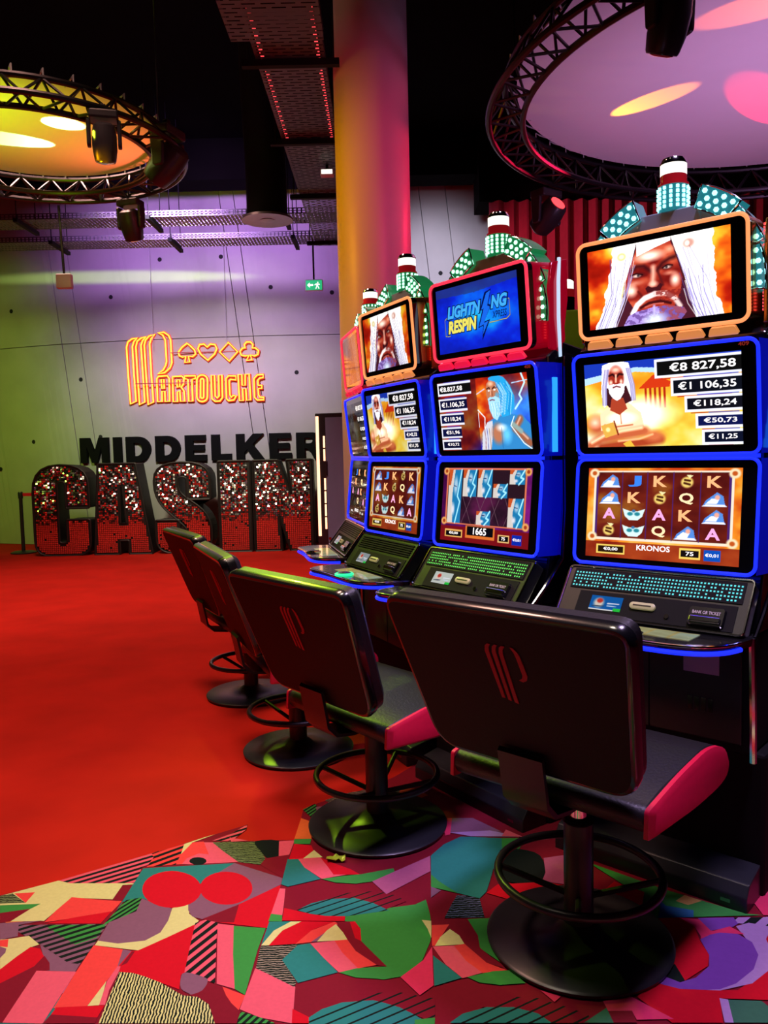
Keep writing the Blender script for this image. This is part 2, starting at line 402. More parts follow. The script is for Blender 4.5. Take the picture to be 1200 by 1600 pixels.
MOTIFS = [
 ('cream', [(-1.314,2.578),(-1.156,2.667),(-0.894,2.678),(-0.868,2.633),(-0.92,2.63),(-0.925,2.542),(-1.066,2.558),(-1.103,2.428),(-1.216,2.428),(-1.245,2.434)]),
 ('line_green', [(-1.314,2.578),(-1.278,2.592),(-1.208,2.533),(-1.292,2.532)]),
 ('coral', [(-1.272,2.592),(-1.205,2.597),(-1.208,2.533)]),
 ('green', [(-1.287,2.522),(-1.155,2.526),(-1.176,2.498),(-1.266,2.477)]),
 ('maroon', [(-1.266,2.477),(-1.176,2.498),(-1.21,2.428),(-1.24,2.423)]),
 ('coral', [(-1.067,2.561),(-0.982,2.544),(-0.89,2.53),(-0.903,2.467),(-1.099,2.419),(-1.088,2.484)]),
 ('red', [(-0.904,2.472),(-0.917,2.406),(-1.093,2.413),(-1.011,2.443)]),
 ('maroon', [(-0.919,2.628),(-0.885,2.627),(-0.89,2.53),(-0.923,2.539)]),
 ('bar_pink', [(-1.153,2.667),(-0.882,2.843),(-0.862,2.861),(-0.844,2.798),(-0.889,2.741),(-0.876,2.639),(-1.107,2.649)]),
 ('bar_coral', [(-0.882,2.843),(-0.779,2.909),(-0.766,2.759),(-0.872,2.746),(-0.867,2.812)]),
 ('cream', [(-0.779,2.909),(-0.713,2.959),(-0.678,2.98),(-0.752,2.918),(-0.734,2.855),(-0.772,2.832)]),
 ('coral', [(-0.772,2.832),(-0.75,2.921),(-0.753,2.921),(-0.709,2.925),(-0.662,2.827),(-0.725,2.803),(-0.742,2.76),(-0.772,2.759)]),
 ('pink', [(-0.707,2.919),(-0.675,2.917),(-0.623,2.85),(-0.539,2.767),(-0.714,2.757),(-0.751,2.761),(-0.743,2.8),(-0.707,2.835),(-0.668,2.825)]),
 ('black', [(-0.667,2.778),(-0.666,2.772),(-0.667,2.767),(-0.67,2.762),(-0.674,2.758),(-0.679,2.755),(-0.685,2.754),(-0.692,2.753),(-0.699,2.754),(-0.706,2.756),(-0.712,2.76),(-0.718,2.764),(-0.723,2.769),(-0.727,2.775),(-0.729,2.781),(-0.729,2.787),(-0.729,2.793),(-0.726,2.797),(-0.722,2.802),(-0.717,2.805),(-0.711,2.806),(-0.704,2.807),(-0.697,2.806),(-0.69,2.803),(-0.683,2.8),(-0.677,2.795),(-0.672,2.79),(-0.669,2.784)]),
 ('bar_pink', [(-0.678,2.93),(-0.616,2.982),(-0.566,3.057),(-0.564,3.014),(-0.605,2.923)]),
 ('pink', [(-0.617,2.952),(-0.541,2.924),(-0.604,2.918)]),
 ('line_green', [(-0.675,2.917),(-0.514,2.916),(-0.456,2.787),(-0.468,2.743),(-0.551,2.767),(-0.623,2.85)]),
 ('black', [(-0.514,2.916),(-0.49,2.926),(-0.454,2.927),(-0.424,2.918),(-0.413,2.893),(-0.41,2.859),(-0.409,2.828),(-0.41,2.806),(-0.413,2.79),(-0.418,2.779),(-0.427,2.777),(-0.439,2.781),(-0.451,2.79),(-0.462,2.804),(-0.472,2.822),(-0.483,2.844),(-0.498,2.868),(-0.512,2.896)]),
 ('pink', [(-0.423,2.912),(-0.365,2.918),(-0.373,2.811),(-0.407,2.776)]),
 ('maroon', [(-0.456,2.787),(-0.372,2.811),(-0.378,2.653),(-0.468,2.743)]),
 ('teal', [(-0.882,2.737),(-0.559,2.759),(-0.642,2.651),(-0.719,2.489),(-0.827,2.543),(-0.886,2.525),(-0.892,2.411)]),
 ('bar_green', [(-0.829,2.551),(-0.824,2.469),(-0.891,2.409),(-0.907,2.394),(-0.878,2.535)]),
 ('mauve', [(-0.829,2.543),(-0.711,2.479),(-0.707,2.413),(-0.714,2.351),(-0.749,2.309),(-0.833,2.298),(-0.894,2.313),(-0.892,2.411),(-0.824,2.469)]),
 ('cream', [(-0.661,2.511),(-0.65,2.448),(-0.61,2.409),(-0.615,2.387),(-0.678,2.332),(-0.756,2.264),(-0.895,2.294),(-0.893,2.316),(-0.828,2.3),(-0.75,2.311),(-0.714,2.351),(-0.707,2.413),(-0.712,2.482)]),
 ('mauve', [(-0.562,2.759),(-0.378,2.65),(-0.378,2.609),(-0.499,2.492),(-0.601,2.416),(-0.637,2.433),(-0.657,2.467),(-0.669,2.516),(-0.658,2.546),(-0.642,2.651)]),
 ('red', [(-0.642,2.59),(-0.639,2.565),(-0.641,2.541),(-0.648,2.521),(-0.659,2.505),(-0.675,2.493),(-0.693,2.486),(-0.714,2.484),(-0.736,2.487),(-0.759,2.496),(-0.781,2.51),(-0.802,2.527),(-0.82,2.549),(-0.834,2.573),(-0.844,2.598),(-0.849,2.624),(-0.849,2.649),(-0.844,2.671),(-0.833,2.69),(-0.817,2.703),(-0.797,2.712),(-0.774,2.714),(-0.75,2.71),(-0.726,2.699),(-0.702,2.684),(-0.681,2.664),(-0.664,2.641),(-0.65,2.616)]),
 ('red', [(-0.471,2.59),(-0.469,2.567),(-0.472,2.546),(-0.48,2.528),(-0.491,2.513),(-0.505,2.502),(-0.522,2.496),(-0.541,2.494),(-0.561,2.498),(-0.58,2.505),(-0.599,2.518),(-0.617,2.534),(-0.631,2.553),(-0.643,2.575),(-0.65,2.597),(-0.653,2.621),(-0.651,2.643),(-0.645,2.663),(-0.634,2.679),(-0.619,2.692),(-0.601,2.699),(-0.581,2.701),(-0.56,2.697),(-0.539,2.688),(-0.519,2.674),(-0.501,2.656),(-0.487,2.636),(-0.477,2.613)]),
 ('bar_mauve', [(-1.174,2.408),(-0.894,2.402),(-0.898,2.294),(-0.906,2.206),(-0.942,2.212),(-1.068,2.309),(-1.161,2.372)]),
 ('bar_lime', [(-1.092,2.403),(-0.898,2.4),(-0.904,2.332),(-0.956,2.299)]),
 ('mauve', [(-1.239,2.42),(-1.108,2.429),(-1.174,2.408),(-1.15,2.348),(-1.197,2.333)]),
 ('cream', [(-1.197,2.333),(-1.172,2.335),(-1.116,2.349),(-1.065,2.304),(-1.085,2.291),(-1.106,2.247),(-1.128,2.188)]),
 ('coral', [(-1.196,2.33),(-1.172,2.334),(-1.156,2.294),(-1.181,2.299)]),
 ('mauve', [(-1.181,2.299),(-1.156,2.287),(-1.15,2.267),(-1.154,2.241)]),
 ('mauve', [(-1.063,2.304),(-0.942,2.212),(-0.906,2.206),(-0.907,2.171),(-0.988,2.179)]),
 ('maroon', [(-1.1,2.129),(-1.036,2.2),(-1.026,2.248),(-0.997,2.214),(-0.983,2.181),(-1.018,2.176),(-1.019,1.972),(-1.07,1.974)]),
 ('red', [(-1.129,2.189),(-1.107,2.249),(-1.086,2.293),(-1.054,2.283),(-1.027,2.246),(-1.036,2.2),(-1.1,2.128)]),
 ('pink', [(-1.02,2.18),(-0.904,2.172),(-0.912,1.965),(-1.019,1.972)]),
 ('coral', [(-0.898,2.294),(-0.802,2.27),(-0.792,2.191),(-0.806,2.104),(-0.82,2.028),(-0.907,2.022),(-0.904,2.172)]),
 ('mauve', [(-0.803,2.27),(-0.772,2.261),(-0.785,2.191),(-0.793,2.191)]),
 ('red', [(-0.615,2.391),(-0.598,2.238),(-0.584,2.157),(-0.6,2.147),(-0.59,2.086),(-0.649,2.116),(-0.7,2.143),(-0.779,2.166),(-0.791,2.191),(-0.775,2.261),(-0.755,2.264),(-0.678,2.332)]),
 ('maroon', [(-0.773,2.259),(-0.764,2.259),(-0.77,2.205),(-0.785,2.192)]),
 ('cream', [(-0.803,2.128),(-0.787,2.03),(-0.819,2.028)]),
 ('pink', [(-0.793,2.192),(-0.784,2.191),(-0.781,2.164),(-0.782,2.089),(-0.773,2.03),(-0.789,2.03),(-0.801,2.128)]),
 ('red', [(-0.901,2.025),(-0.774,2.029),(-0.777,1.982),(-0.904,1.998)]),
 ('maroon', [(-0.904,1.998),(-0.777,1.983),(-0.775,1.961),(-0.912,1.965)]),
 ('maroon', [(-0.519,2.116),(-0.472,2.093),(-0.411,1.999),(-0.406,1.949),(-0.466,1.951),(-0.499,2.025),(-0.559,2.064),(-0.526,2.081)]),
 ('line_cream', [(-0.779,2.166),(-0.739,2.16),(-0.7,2.143),(-0.649,2.116),(-0.574,2.061),(-0.531,2.053),(-0.494,2.022),(-0.464,1.951),(-0.766,1.961),(-0.773,2.061)]),
 ('bar_rose', [(-0.618,2.396),(-0.552,2.433),(-0.535,2.318),(-0.496,2.107),(-0.593,2.158),(-0.607,2.287)]),
 ('mauve', [(-0.589,2.157),(-0.572,2.153),(-0.549,2.143),(-0.53,2.133),(-0.522,2.127),(-0.519,2.122),(-0.518,2.115),(-0.518,2.104),(-0.521,2.091),(-0.525,2.08),(-0.533,2.072),(-0.542,2.067),(-0.549,2.064),(-0.552,2.063),(-0.554,2.064),(-0.557,2.067),(-0.565,2.072),(-0.576,2.079),(-0.585,2.089),(-0.591,2.102),(-0.595,2.118),(-0.597,2.132),(-0.598,2.143),(-0.597,2.153)]),
 ('red', [(-0.377,2.607),(-0.383,2.475),(-0.389,2.36),(-0.546,2.396),(-0.502,2.492)]),
 ('maroon', [(-0.601,2.416),(-0.499,2.494),(-0.497,2.394),(-0.548,2.396)]),
 ('pink', [(-0.547,2.389),(-0.494,2.378),(-0.47,2.234),(-0.437,2.082),(-0.491,2.105)]),
 ('green', [(-0.494,2.375),(-0.393,2.36),(-0.401,2.255),(-0.405,2.057),(-0.437,2.082),(-0.47,2.234)]),
 ('coral', [(-0.473,2.093),(-0.404,2.055),(-0.411,1.998),(-0.436,2.026),(-0.456,2.057)]),
 ('pink', [(-0.395,2.169),(-0.272,2.085),(-0.264,1.944),(-0.35,1.968),(-0.409,2.001)]),
 ('bar_green', [(-0.405,1.993),(-0.35,1.969),(-0.307,1.946),(-0.408,1.949)]),
 ('teal', [(-0.387,2.393),(-0.316,2.393),(-0.361,2.346),(-0.384,2.294),(-0.394,2.274)]),
 ('red', [(-0.287,2.392),(-0.183,2.385),(-0.241,2.35),(-0.286,2.278),(-0.372,2.272),(-0.34,2.345)]),
 ('cream', [(-0.319,2.392),(-0.286,2.391),(-0.34,2.345),(-0.371,2.273),(-0.394,2.273),(-0.366,2.346)]),
 ('coral', [(-0.183,2.385),(-0.168,2.374),(-0.212,2.314),(-0.246,2.284),(-0.292,2.277),(-0.251,2.342)]),
 ('mauve', [(-0.168,2.376),(-0.228,2.286),(-0.247,2.285),(-0.208,2.331)]),
 ('line_dark', [(-0.395,2.271),(-0.275,2.275),(-0.322,2.205),(-0.271,2.103),(-0.275,2.084),(-0.393,2.169)]),
 ('teal', [(-0.25,2.278),(-0.159,2.142),(-0.267,2.101),(-0.323,2.203),(-0.285,2.271)]),
 ('green', [(-0.155,2.141),(-0.104,2.159),(-0.022,2.162),(-0.098,2.285),(-0.103,2.353),(-0.151,2.388),(-0.15,2.414),(-0.016,2.441),(-0.029,2.451),(0.07,2.469),(0.107,2.496),(0.115,2.417),(0.117,2.345),(0.109,2.277),(0.08,2.186),(0.032,2.121),(-0.03,2.107),(-0.051,2.111),(-0.108,2.118)]),
 ('maroon', [(-0.178,2.383),(-0.122,2.385),(-0.102,2.345),(-0.097,2.283),(-0.062,2.227),(-0.021,2.162),(-0.056,2.171),(-0.112,2.236),(-0.14,2.291)]),
 ('red', [(-0.135,2.381),(-0.119,2.384),(-0.101,2.345),(-0.097,2.283),(-0.116,2.298)]),
 ('cream', [(-0.178,2.372),(-0.154,2.329),(-0.138,2.29),(-0.229,2.286),(-0.204,2.34)]),
 ('pink', [(-0.249,2.278),(-0.177,2.288),(-0.151,2.23),(-0.102,2.159),(-0.156,2.141),(-0.204,2.208)]),
 ('coral', [(-0.177,2.288),(-0.139,2.292),(-0.112,2.236),(-0.05,2.17),(-0.103,2.157),(-0.151,2.23)]),
 ('red', [(-0.27,1.998),(-0.217,1.961),(-0.22,1.943),(-0.266,1.945)]),
 ('bar_maroon', [(-0.184,1.989),(-0.132,2.026),(-0.064,2.051),(0.005,2.056),(0.039,2.044),(0.106,2.025),(0.101,1.948),(0.075,1.948),(0.036,1.975),(-0.03,2.013)]),
 ('bar_teal', [(-0.224,1.964),(-0.193,1.994),(-0.141,2.018),(-0.059,2.024),(-0.03,2.013),(0.01,1.995),(0.041,1.972),(0.077,1.94),(0.076,1.93),(-0.222,1.94)]),
 ('green', [(0.049,1.947),(0.101,1.953),(0.099,1.93),(0.048,1.931)]),
 ('bar_maroon', [(-0.274,2.485),(-0.156,2.546),(-0.054,2.554),(0.013,2.523),(0.043,2.489),(-0.029,2.442),(-0.016,2.439),(-0.065,2.482),(-0.127,2.514),(-0.21,2.512)]),
 ('bar_teal', [(-0.307,2.453),(-0.264,2.49),(-0.21,2.512),(-0.127,2.516),(-0.065,2.484),(-0.013,2.439),(-0.15,2.412),(-0.214,2.417),(-0.264,2.431)]),
 ('pink', [(-0.378,2.583),(-0.359,2.58),(-0.353,2.494),(-0.35,2.425),(-0.387,2.436)]),
 ('green', [(-0.387,2.435),(-0.351,2.427),(-0.347,2.393),(-0.39,2.395)]),
 ('red', [(-0.349,2.466),(-0.304,2.448),(-0.258,2.428),(-0.214,2.417),(-0.151,2.412),(-0.152,2.387),(-0.347,2.397)]),
 ('teal', [(-0.375,2.777),(-0.337,2.775),(-0.308,2.715),(-0.245,2.637),(-0.353,2.593),(-0.377,2.609)]),
 ('pink', [(-0.338,2.778),(-0.259,2.784),(-0.194,2.722),(-0.15,2.663),(-0.242,2.637),(-0.308,2.715)]),
 ('red', [(-0.258,2.784),(-0.217,2.748),(-0.145,2.696),(-0.11,2.659),(-0.161,2.661),(-0.203,2.663),(-0.224,2.711)]),
 ('green', [(-0.242,2.637),(-0.161,2.654),(-0.108,2.661),(0.004,2.696),(0.01,2.667),(-0.069,2.613),(-0.124,2.602),(-0.194,2.612)]),
 ('orchid', [(-0.069,2.613),(0.137,2.776),(0.132,2.671),(-0.021,2.533)]),
 ('red', [(-0.363,2.889),(-0.298,2.873),(-0.287,2.835),(-0.317,2.778),(-0.37,2.774)]),
 ('cream', [(-0.285,2.837),(-0.25,2.784),(-0.319,2.778)]),
 ('green', [(-0.368,2.922),(-0.302,2.923),(-0.304,2.884),(-0.364,2.887)]),
 ('orange', [(-0.359,3.098),(-0.318,3.066),(-0.302,2.923),(-0.367,2.925)]),
 ('bar_green', [(-0.359,3.174),(-0.315,3.227),(-0.276,3.139),(-0.304,3.077)]),
 ('line_dark', [(-0.275,3.258),(-0.174,3.328),(-0.107,3.35),(-0.105,3.244),(-0.24,3.212)]),
 ('mauve', [(-0.309,3.195),(-0.24,3.212),(-0.099,3.24),(-0.055,3.128),(-0.229,3.047),(-0.293,3.124)]),
 ('line_green', [(-0.028,3.346),(0.046,3.359),(0.037,3.274),(-0.028,3.253)]),
 ('orange', [(0.046,3.356),(0.105,3.356),(0.161,3.281),(0.093,3.235),(0.026,3.275)]),
 ('teal', [(0.192,2.857),(0.261,2.915),(0.412,2.895),(0.4,2.803),(0.35,2.675),(0.328,2.598),(0.308,2.534),(0.281,2.495),(0.212,2.53),(0.153,2.572),(0.13,2.607),(0.14,2.778)]),
 ('green', [(0.133,2.65),(0.156,2.606),(0.212,2.53),(0.128,2.57)]),
 ('mauve', [(0.128,2.572),(0.16,2.548),(0.124,2.506)]),
 ('line_blue', [(0.211,2.52),(0.281,2.497),(0.284,2.39),(0.159,2.391),(0.19,2.471)]),
 ('green', [(0.412,2.895),(0.504,2.89),(0.462,2.81),(0.399,2.803)]),
 ('mauve', [(0.241,3.068),(0.323,3.064),(0.42,2.945),(0.223,2.944)]),
 ('rose', [(0.202,3.07),(0.241,3.068),(0.222,2.932),(0.203,2.925)]),
 ('lilac', [(0.222,2.948),(0.376,2.957),(0.491,2.901),(0.299,2.915)]),
 ('pink', [(0.438,2.961),(0.491,2.901),(0.414,2.909)]),
 ('black', [(0.393,2.806),(0.415,2.822),(0.442,2.818),(0.468,2.808),(0.491,2.799),(0.514,2.784),(0.529,2.76),(0.534,2.724),(0.532,2.682),(0.525,2.644),(0.516,2.618),(0.504,2.597),(0.486,2.583),(0.462,2.577),(0.433,2.578),(0.406,2.584),(0.385,2.592),(0.367,2.604),(0.358,2.63),(0.362,2.682),(0.374,2.752)]),
 ('orchid', [(0.538,2.742),(0.63,2.762),(0.585,2.564),(0.502,2.589),(0.525,2.644)]),
 ('red', [(0.351,2.576),(0.512,2.585),(0.583,2.556),(0.368,2.489),(0.307,2.526)]),
 ('green', [(0.23,2.382),(0.31,2.384),(0.296,2.287),(0.308,2.159),(0.25,2.235),(0.25,2.305)]),
 ('maroon', [(0.149,2.36),(0.23,2.378),(0.252,2.297),(0.251,2.237),(0.306,2.144),(0.261,2.168),(0.207,2.257),(0.17,2.33)]),
 ('coral', [(0.117,2.354),(0.171,2.356),(0.121,2.25),(0.112,2.251)]),
 ('cream', [(0.171,2.332),(0.196,2.299),(0.208,2.255),(0.12,2.25),(0.139,2.293)]),
 ('pink', [(0.113,2.248),(0.176,2.25),(0.204,2.178),(0.248,2.126),(0.187,2.103),(0.144,2.165)]),
 ('coral', [(0.176,2.25),(0.208,2.257),(0.261,2.168),(0.313,2.133),(0.245,2.123),(0.204,2.178)]),
 ('rose', [(0.112,2.248),(0.105,2.076),(0.066,2.038),(0.016,2.114),(0.083,2.186)]),
 ('teal', [(0.112,2.206),(0.185,2.105),(0.107,2.074)]),
 ('green', [(0.2,2.108),(0.275,2.13),(0.323,2.132),(0.356,2.077),(0.285,2.072),(0.231,2.084)]),
 ('cream', [(0.088,2.382),(0.117,2.376),(0.112,2.289),(0.103,2.337)]),
 ('bar_maroon', [(0.22,1.988),(0.306,2.025),(0.377,2.017),(0.457,1.974),(0.495,1.948),(0.488,1.92),(0.393,1.923),(0.365,1.958),(0.308,1.984),(0.237,1.986)]),
 ('bar_teal', [(0.137,1.932),(0.173,1.964),(0.237,1.986),(0.308,1.984),(0.366,1.959),(0.395,1.923)]),
 ('rose', [(0.39,2.047),(0.439,2.02),(0.418,2.0)]),
 ('green', [(0.688,2.703),(0.893,2.52),(1.09,2.376),(1.14,2.366),(0.816,2.364),(0.792,2.388),(0.767,2.555)]),
 ('blue', [(0.855,2.456),(0.861,2.429),(0.938,2.4),(0.924,2.364),(0.816,2.364)]),
 ('sand', [(0.943,2.487),(0.984,2.451),(0.932,2.429),(0.902,2.454)]),
 ('red', [(0.676,2.51),(0.742,2.577),(0.771,2.549),(0.82,2.509),(0.784,2.422),(0.739,2.461)]),
 ('maroon', [(0.673,2.687),(0.699,2.659),(0.699,2.597),(0.698,2.526),(0.636,2.539)]),
 ('red', [(0.703,2.065),(0.832,2.032),(0.912,2.029),(1.032,2.11),(1.075,2.109),(1.014,1.985),(0.852,1.999),(0.823,1.91),(0.696,1.914),(0.638,2.013)]),
 ('red', [(0.809,2.362),(0.882,2.363),(0.908,2.316),(0.897,2.246),(0.897,2.179),(0.873,2.13),(0.787,2.071),(0.771,2.148),(0.8,2.257)]),
 ('rose', [(0.882,2.363),(0.941,2.35),(0.953,2.289),(0.908,2.267),(0.908,2.316)]),
 ('purple', [(0.935,2.359),(1.093,2.357),(1.022,2.31),(0.948,2.293)]),
 ('bar_lilac', [(1.044,2.357),(1.198,2.355),(1.166,2.29),(1.073,2.318),(1.044,2.328)]),
 ('lilac', [(1.032,2.312),(1.078,2.328),(1.127,2.308),(1.158,2.275),(1.079,2.116),(1.029,2.104),(0.962,2.054),(0.865,2.029),(0.832,2.032),(0.893,2.095),(0.988,2.161),(1.035,2.233)]),
 ('red', [(1.091,2.246),(1.118,2.28),(1.166,2.29),(1.113,2.185),(1.084,2.209)]),
 ('rose', [(0.908,2.267),(0.956,2.292),(1.013,2.312),(1.04,2.271),(0.971,2.28),(0.902,2.252)]),
 ('purple', [(0.9,2.252),(0.939,2.274),(0.971,2.282),(1.02,2.274),(1.044,2.233),(1.035,2.174),(0.993,2.112),(0.919,2.055),(0.867,2.034),(0.832,2.032),(0.762,2.039),(0.703,2.067),(0.735,2.095),(0.772,2.065),(0.822,2.083),(0.877,2.13),(0.897,2.179)]),
 ('black', [(0.774,2.163),(0.786,2.14),(0.788,2.072),(0.769,2.068),(0.731,2.097)]),
 ('rose', [(0.545,1.998),(0.622,2.015),(0.705,1.927),(0.611,1.927),(0.609,1.96),(0.548,1.961)]),
 ('maroon', [(0.549,1.959),(0.609,1.96),(0.609,1.917),(0.548,1.919)]),
 ('lilac', [(0.851,2.0),(0.871,1.993),(0.849,1.909),(0.827,1.91)]),
 ('forest', [(0.871,1.993),(0.955,1.985),(0.98,1.919),(0.973,1.905),(0.849,1.909)]),
 ('forest', [(0.547,1.973),(0.55,1.918),(0.476,1.921)]),
 ('rose', [(1.142,2.436),(1.212,2.507),(1.277,2.514),(1.198,2.355),(1.14,2.366)]),
]
NEON = [
 ('p_stroke', [[(-4.102,13.133,3.227),(-4.076,13.13,3.312),(-4.006,13.121,3.358),(-3.916,13.11,3.369),(-3.975,13.117,3.314),(-4.005,13.121,3.234),(-3.999,13.12,2.807),(-3.983,13.118,2.357),(-4.079,13.13,2.317),(-4.096,13.132,2.768)]]),
 ('p_stroke', [[(-3.945,13.113,3.232),(-3.918,13.11,3.32),(-3.849,13.101,3.366),(-3.77,13.091,3.384),(-3.829,13.099,3.323),(-3.859,13.102,3.25),(-3.849,13.101,2.802),(-3.837,13.1,2.342),(-3.927,13.111,2.301),(-3.939,13.112,2.763)]]),
 ('p_stroke', [[(-3.803,13.095,3.248),(-3.777,13.092,3.332),(-3.714,13.084,3.393),(-3.62,13.072,3.414),(-3.683,13.08,3.349),(-3.713,13.084,3.266),(-3.708,13.084,2.797),(-3.692,13.082,2.337),(-3.781,13.093,2.297),(-3.795,13.094,2.758)]]),
 ('p_bowl', [[(-3.568,13.066,3.433),(-3.467,13.053,3.442),(-3.392,13.044,3.39),(-3.362,13.04,3.315),(-3.36,13.04,3.125),(-3.356,13.04,2.955),(-3.393,13.044,2.871),(-3.485,13.056,2.8),(-3.597,13.07,2.783),(-3.506,13.058,2.844),(-3.462,13.053,2.916),(-3.444,13.051,2.979),(-3.447,13.051,3.149),(-3.451,13.051,3.319),(-3.491,13.056,3.401)]]),
 ('letter_a', [[(-3.622,13.073,2.341),(-3.619,13.072,2.709),(-3.588,13.068,2.746),(-3.443,13.05,2.75),(-3.412,13.046,2.702),(-3.421,13.048,2.34),(-3.495,13.057,2.338),(-3.494,13.057,2.502),(-3.543,13.063,2.504),(-3.546,13.063,2.339)],[(-3.546,13.063,2.696),(-3.501,13.058,2.694),(-3.501,13.058,2.545),(-3.541,13.063,2.546)]]),
 ('letter_r', [[(-3.361,13.04,2.333),(-3.355,13.039,2.732),(-3.199,13.02,2.737),(-3.168,13.016,2.694),(-3.176,13.017,2.609),(-3.218,13.022,2.557),(-3.176,13.017,2.503),(-3.168,13.016,2.332),(-3.239,13.025,2.334),(-3.243,13.025,2.505),(-3.288,13.031,2.485),(-3.288,13.031,2.331)],[(-3.286,13.031,2.676),(-3.235,13.024,2.675),(-3.24,13.025,2.569),(-3.285,13.031,2.559)]]),
 ('letter_t', [[(-3.157,13.015,2.693),(-3.155,13.014,2.736),(-2.975,12.993,2.734),(-2.981,12.994,2.687),(-3.036,13.0,2.679),(-3.035,12.999,2.332),(-3.102,13.008,2.33),(-3.102,13.008,2.681)]]),
 ('letter_o', [[(-2.861,12.986,2.741),(-2.83,12.984,2.734),(-2.804,12.983,2.716),(-2.787,12.981,2.689),(-2.782,12.981,2.658),(-2.793,12.982,2.398),(-2.8,12.982,2.367),(-2.819,12.983,2.341),(-2.847,12.985,2.325),(-2.879,12.987,2.319),(-2.887,12.988,2.319),(-2.919,12.99,2.326),(-2.945,12.992,2.345),(-2.962,12.993,2.371),(-2.967,12.993,2.402),(-2.956,12.992,2.663),(-2.948,12.992,2.694),(-2.929,12.99,2.72),(-2.902,12.989,2.736),(-2.87,12.987,2.741)],[(-2.868,12.987,2.684),(-2.858,12.986,2.682),(-2.85,12.985,2.676),(-2.845,12.985,2.668),(-2.843,12.985,2.658),(-2.854,12.986,2.397),(-2.856,12.986,2.388),(-2.862,12.986,2.379),(-2.871,12.987,2.374),(-2.881,12.987,2.372),(-2.881,12.987,2.372),(-2.891,12.988,2.375),(-2.899,12.989,2.38),(-2.904,12.989,2.389),(-2.906,12.989,2.399),(-2.895,12.988,2.66),(-2.893,12.988,2.669),(-2.887,12.988,2.677),(-2.878,12.987,2.683),(-2.868,12.987,2.684)]]),
 ('letter_u', [[(-2.719,12.977,2.733),(-2.665,12.974,2.731),(-2.667,12.974,2.403),(-2.635,12.972,2.37),(-2.602,12.97,2.401),(-2.6,12.97,2.729),(-2.545,12.966,2.734),(-2.548,12.966,2.378),(-2.594,12.969,2.32),(-2.67,12.974,2.318),(-2.723,12.977,2.362)]]),
 ('letter_c', [[(-2.322,12.952,2.648),(-2.319,12.952,2.711),(-2.438,12.959,2.718),(-2.483,12.962,2.673),(-2.484,12.962,2.355),(-2.453,12.96,2.323),(-2.366,12.955,2.331),(-2.325,12.952,2.394),(-2.374,12.955,2.405),(-2.408,12.957,2.375),(-2.428,12.959,2.418),(-2.43,12.959,2.629),(-2.408,12.957,2.661)]]),
 ('letter_h', [[(-2.282,12.949,2.731),(-2.222,12.945,2.729),(-2.223,12.946,2.56),(-2.174,12.942,2.559),(-2.168,12.942,2.732),(-2.103,12.938,2.736),(-2.096,12.937,2.324),(-2.161,12.942,2.321),(-2.165,12.942,2.506),(-2.219,12.945,2.507),(-2.215,12.945,2.316),(-2.276,12.949,2.318)]]),
 ('letter_e', [[(-1.878,12.925,2.724),(-1.974,12.93,2.718),(-2.03,12.933,2.66),(-2.03,12.933,2.364),(-1.988,12.931,2.321),(-1.881,12.925,2.322),(-1.879,12.925,2.36),(-1.944,12.928,2.366),(-1.964,12.929,2.405),(-1.967,12.929,2.5),(-1.906,12.925,2.505),(-1.905,12.925,2.551),(-1.965,12.929,2.553),(-1.966,12.929,2.637),(-1.933,12.927,2.668),(-1.879,12.925,2.673)]]),
 ('spade', [[(-3.093,13.007,3.252),(-3.18,13.018,3.192),(-3.238,13.025,3.12),(-3.23,13.024,3.061),(-3.175,13.017,3.037),(-3.12,13.01,3.048),(-3.142,13.013,2.951),(-3.058,13.002,2.955),(-3.08,13.005,3.046),(-3.01,12.996,3.038),(-2.958,12.992,3.078),(-2.973,12.993,3.142),(-3.036,13.0,3.207)]]),
 ('heart', [[(-2.763,12.98,2.973),(-2.878,12.987,3.076),(-2.918,12.99,3.161),(-2.889,12.988,3.224),(-2.818,12.983,3.232),(-2.766,12.98,3.182),(-2.71,12.977,3.229),(-2.639,12.972,3.216),(-2.611,12.97,3.152),(-2.651,12.973,3.069)]]),
 ('diamond', [[(-2.422,12.958,3.245),(-2.277,12.949,3.093),(-2.418,12.958,2.95),(-2.568,12.968,3.098)]]),
 ('club', [[(-2.138,12.94,2.952),(-2.096,12.937,3.031),(-2.157,12.941,3.022),(-2.221,12.945,3.041),(-2.24,12.947,3.098),(-2.195,12.944,3.15),(-2.152,12.941,3.148),(-2.166,12.942,3.201),(-2.128,12.94,3.242),(-2.063,12.935,3.24),(-2.026,12.933,3.197),(-2.039,12.934,3.145),(-1.991,12.931,3.147),(-1.939,12.927,3.1),(-1.952,12.928,3.041),(-2.007,12.932,3.018),(-2.077,12.936,3.037),(-2.045,12.934,2.956)]]),
]
# ------------------------------------------------------------------ lettering wanted later
for k_, s_ in dict(a1='€8 827,58', a2='€1 106,35', a3='€118,24', a4='€50,73', a5='€11,25', b1='€8.827,58', b2='€1.106,35', b4='€51,96', b5='€10,72',
                   c4='€142,32', c5='€11,75', credit='€0,00', bet='75', denom='€0,01', win='1665', n409='409', n408='408',
                   K='K', J='J', A='A', Q='Q', bank='BANK OR TICKET', pine='KRONOS').items():
    want_text(k_, s_, 0.018 if len(s_) > 1 else 0.03)
want_text('lightning_a', 'LIGHTN', 0.05, 0.25)
want_text('lightning_b', 'NG', 0.05, 0.25)
want_text('lightning_a_out', 'LIGHTN', 0.10, 0.25)
want_text('lightning_b_out', 'NG', 0.10, 0.25)
want_text('respin', 'RESPIN', 0.05, 0.2)
want_text('respin_out', 'RESPIN', 0.10, 0.2)
want_text('xpress', 'XPRESS', 0.015, 0.2)

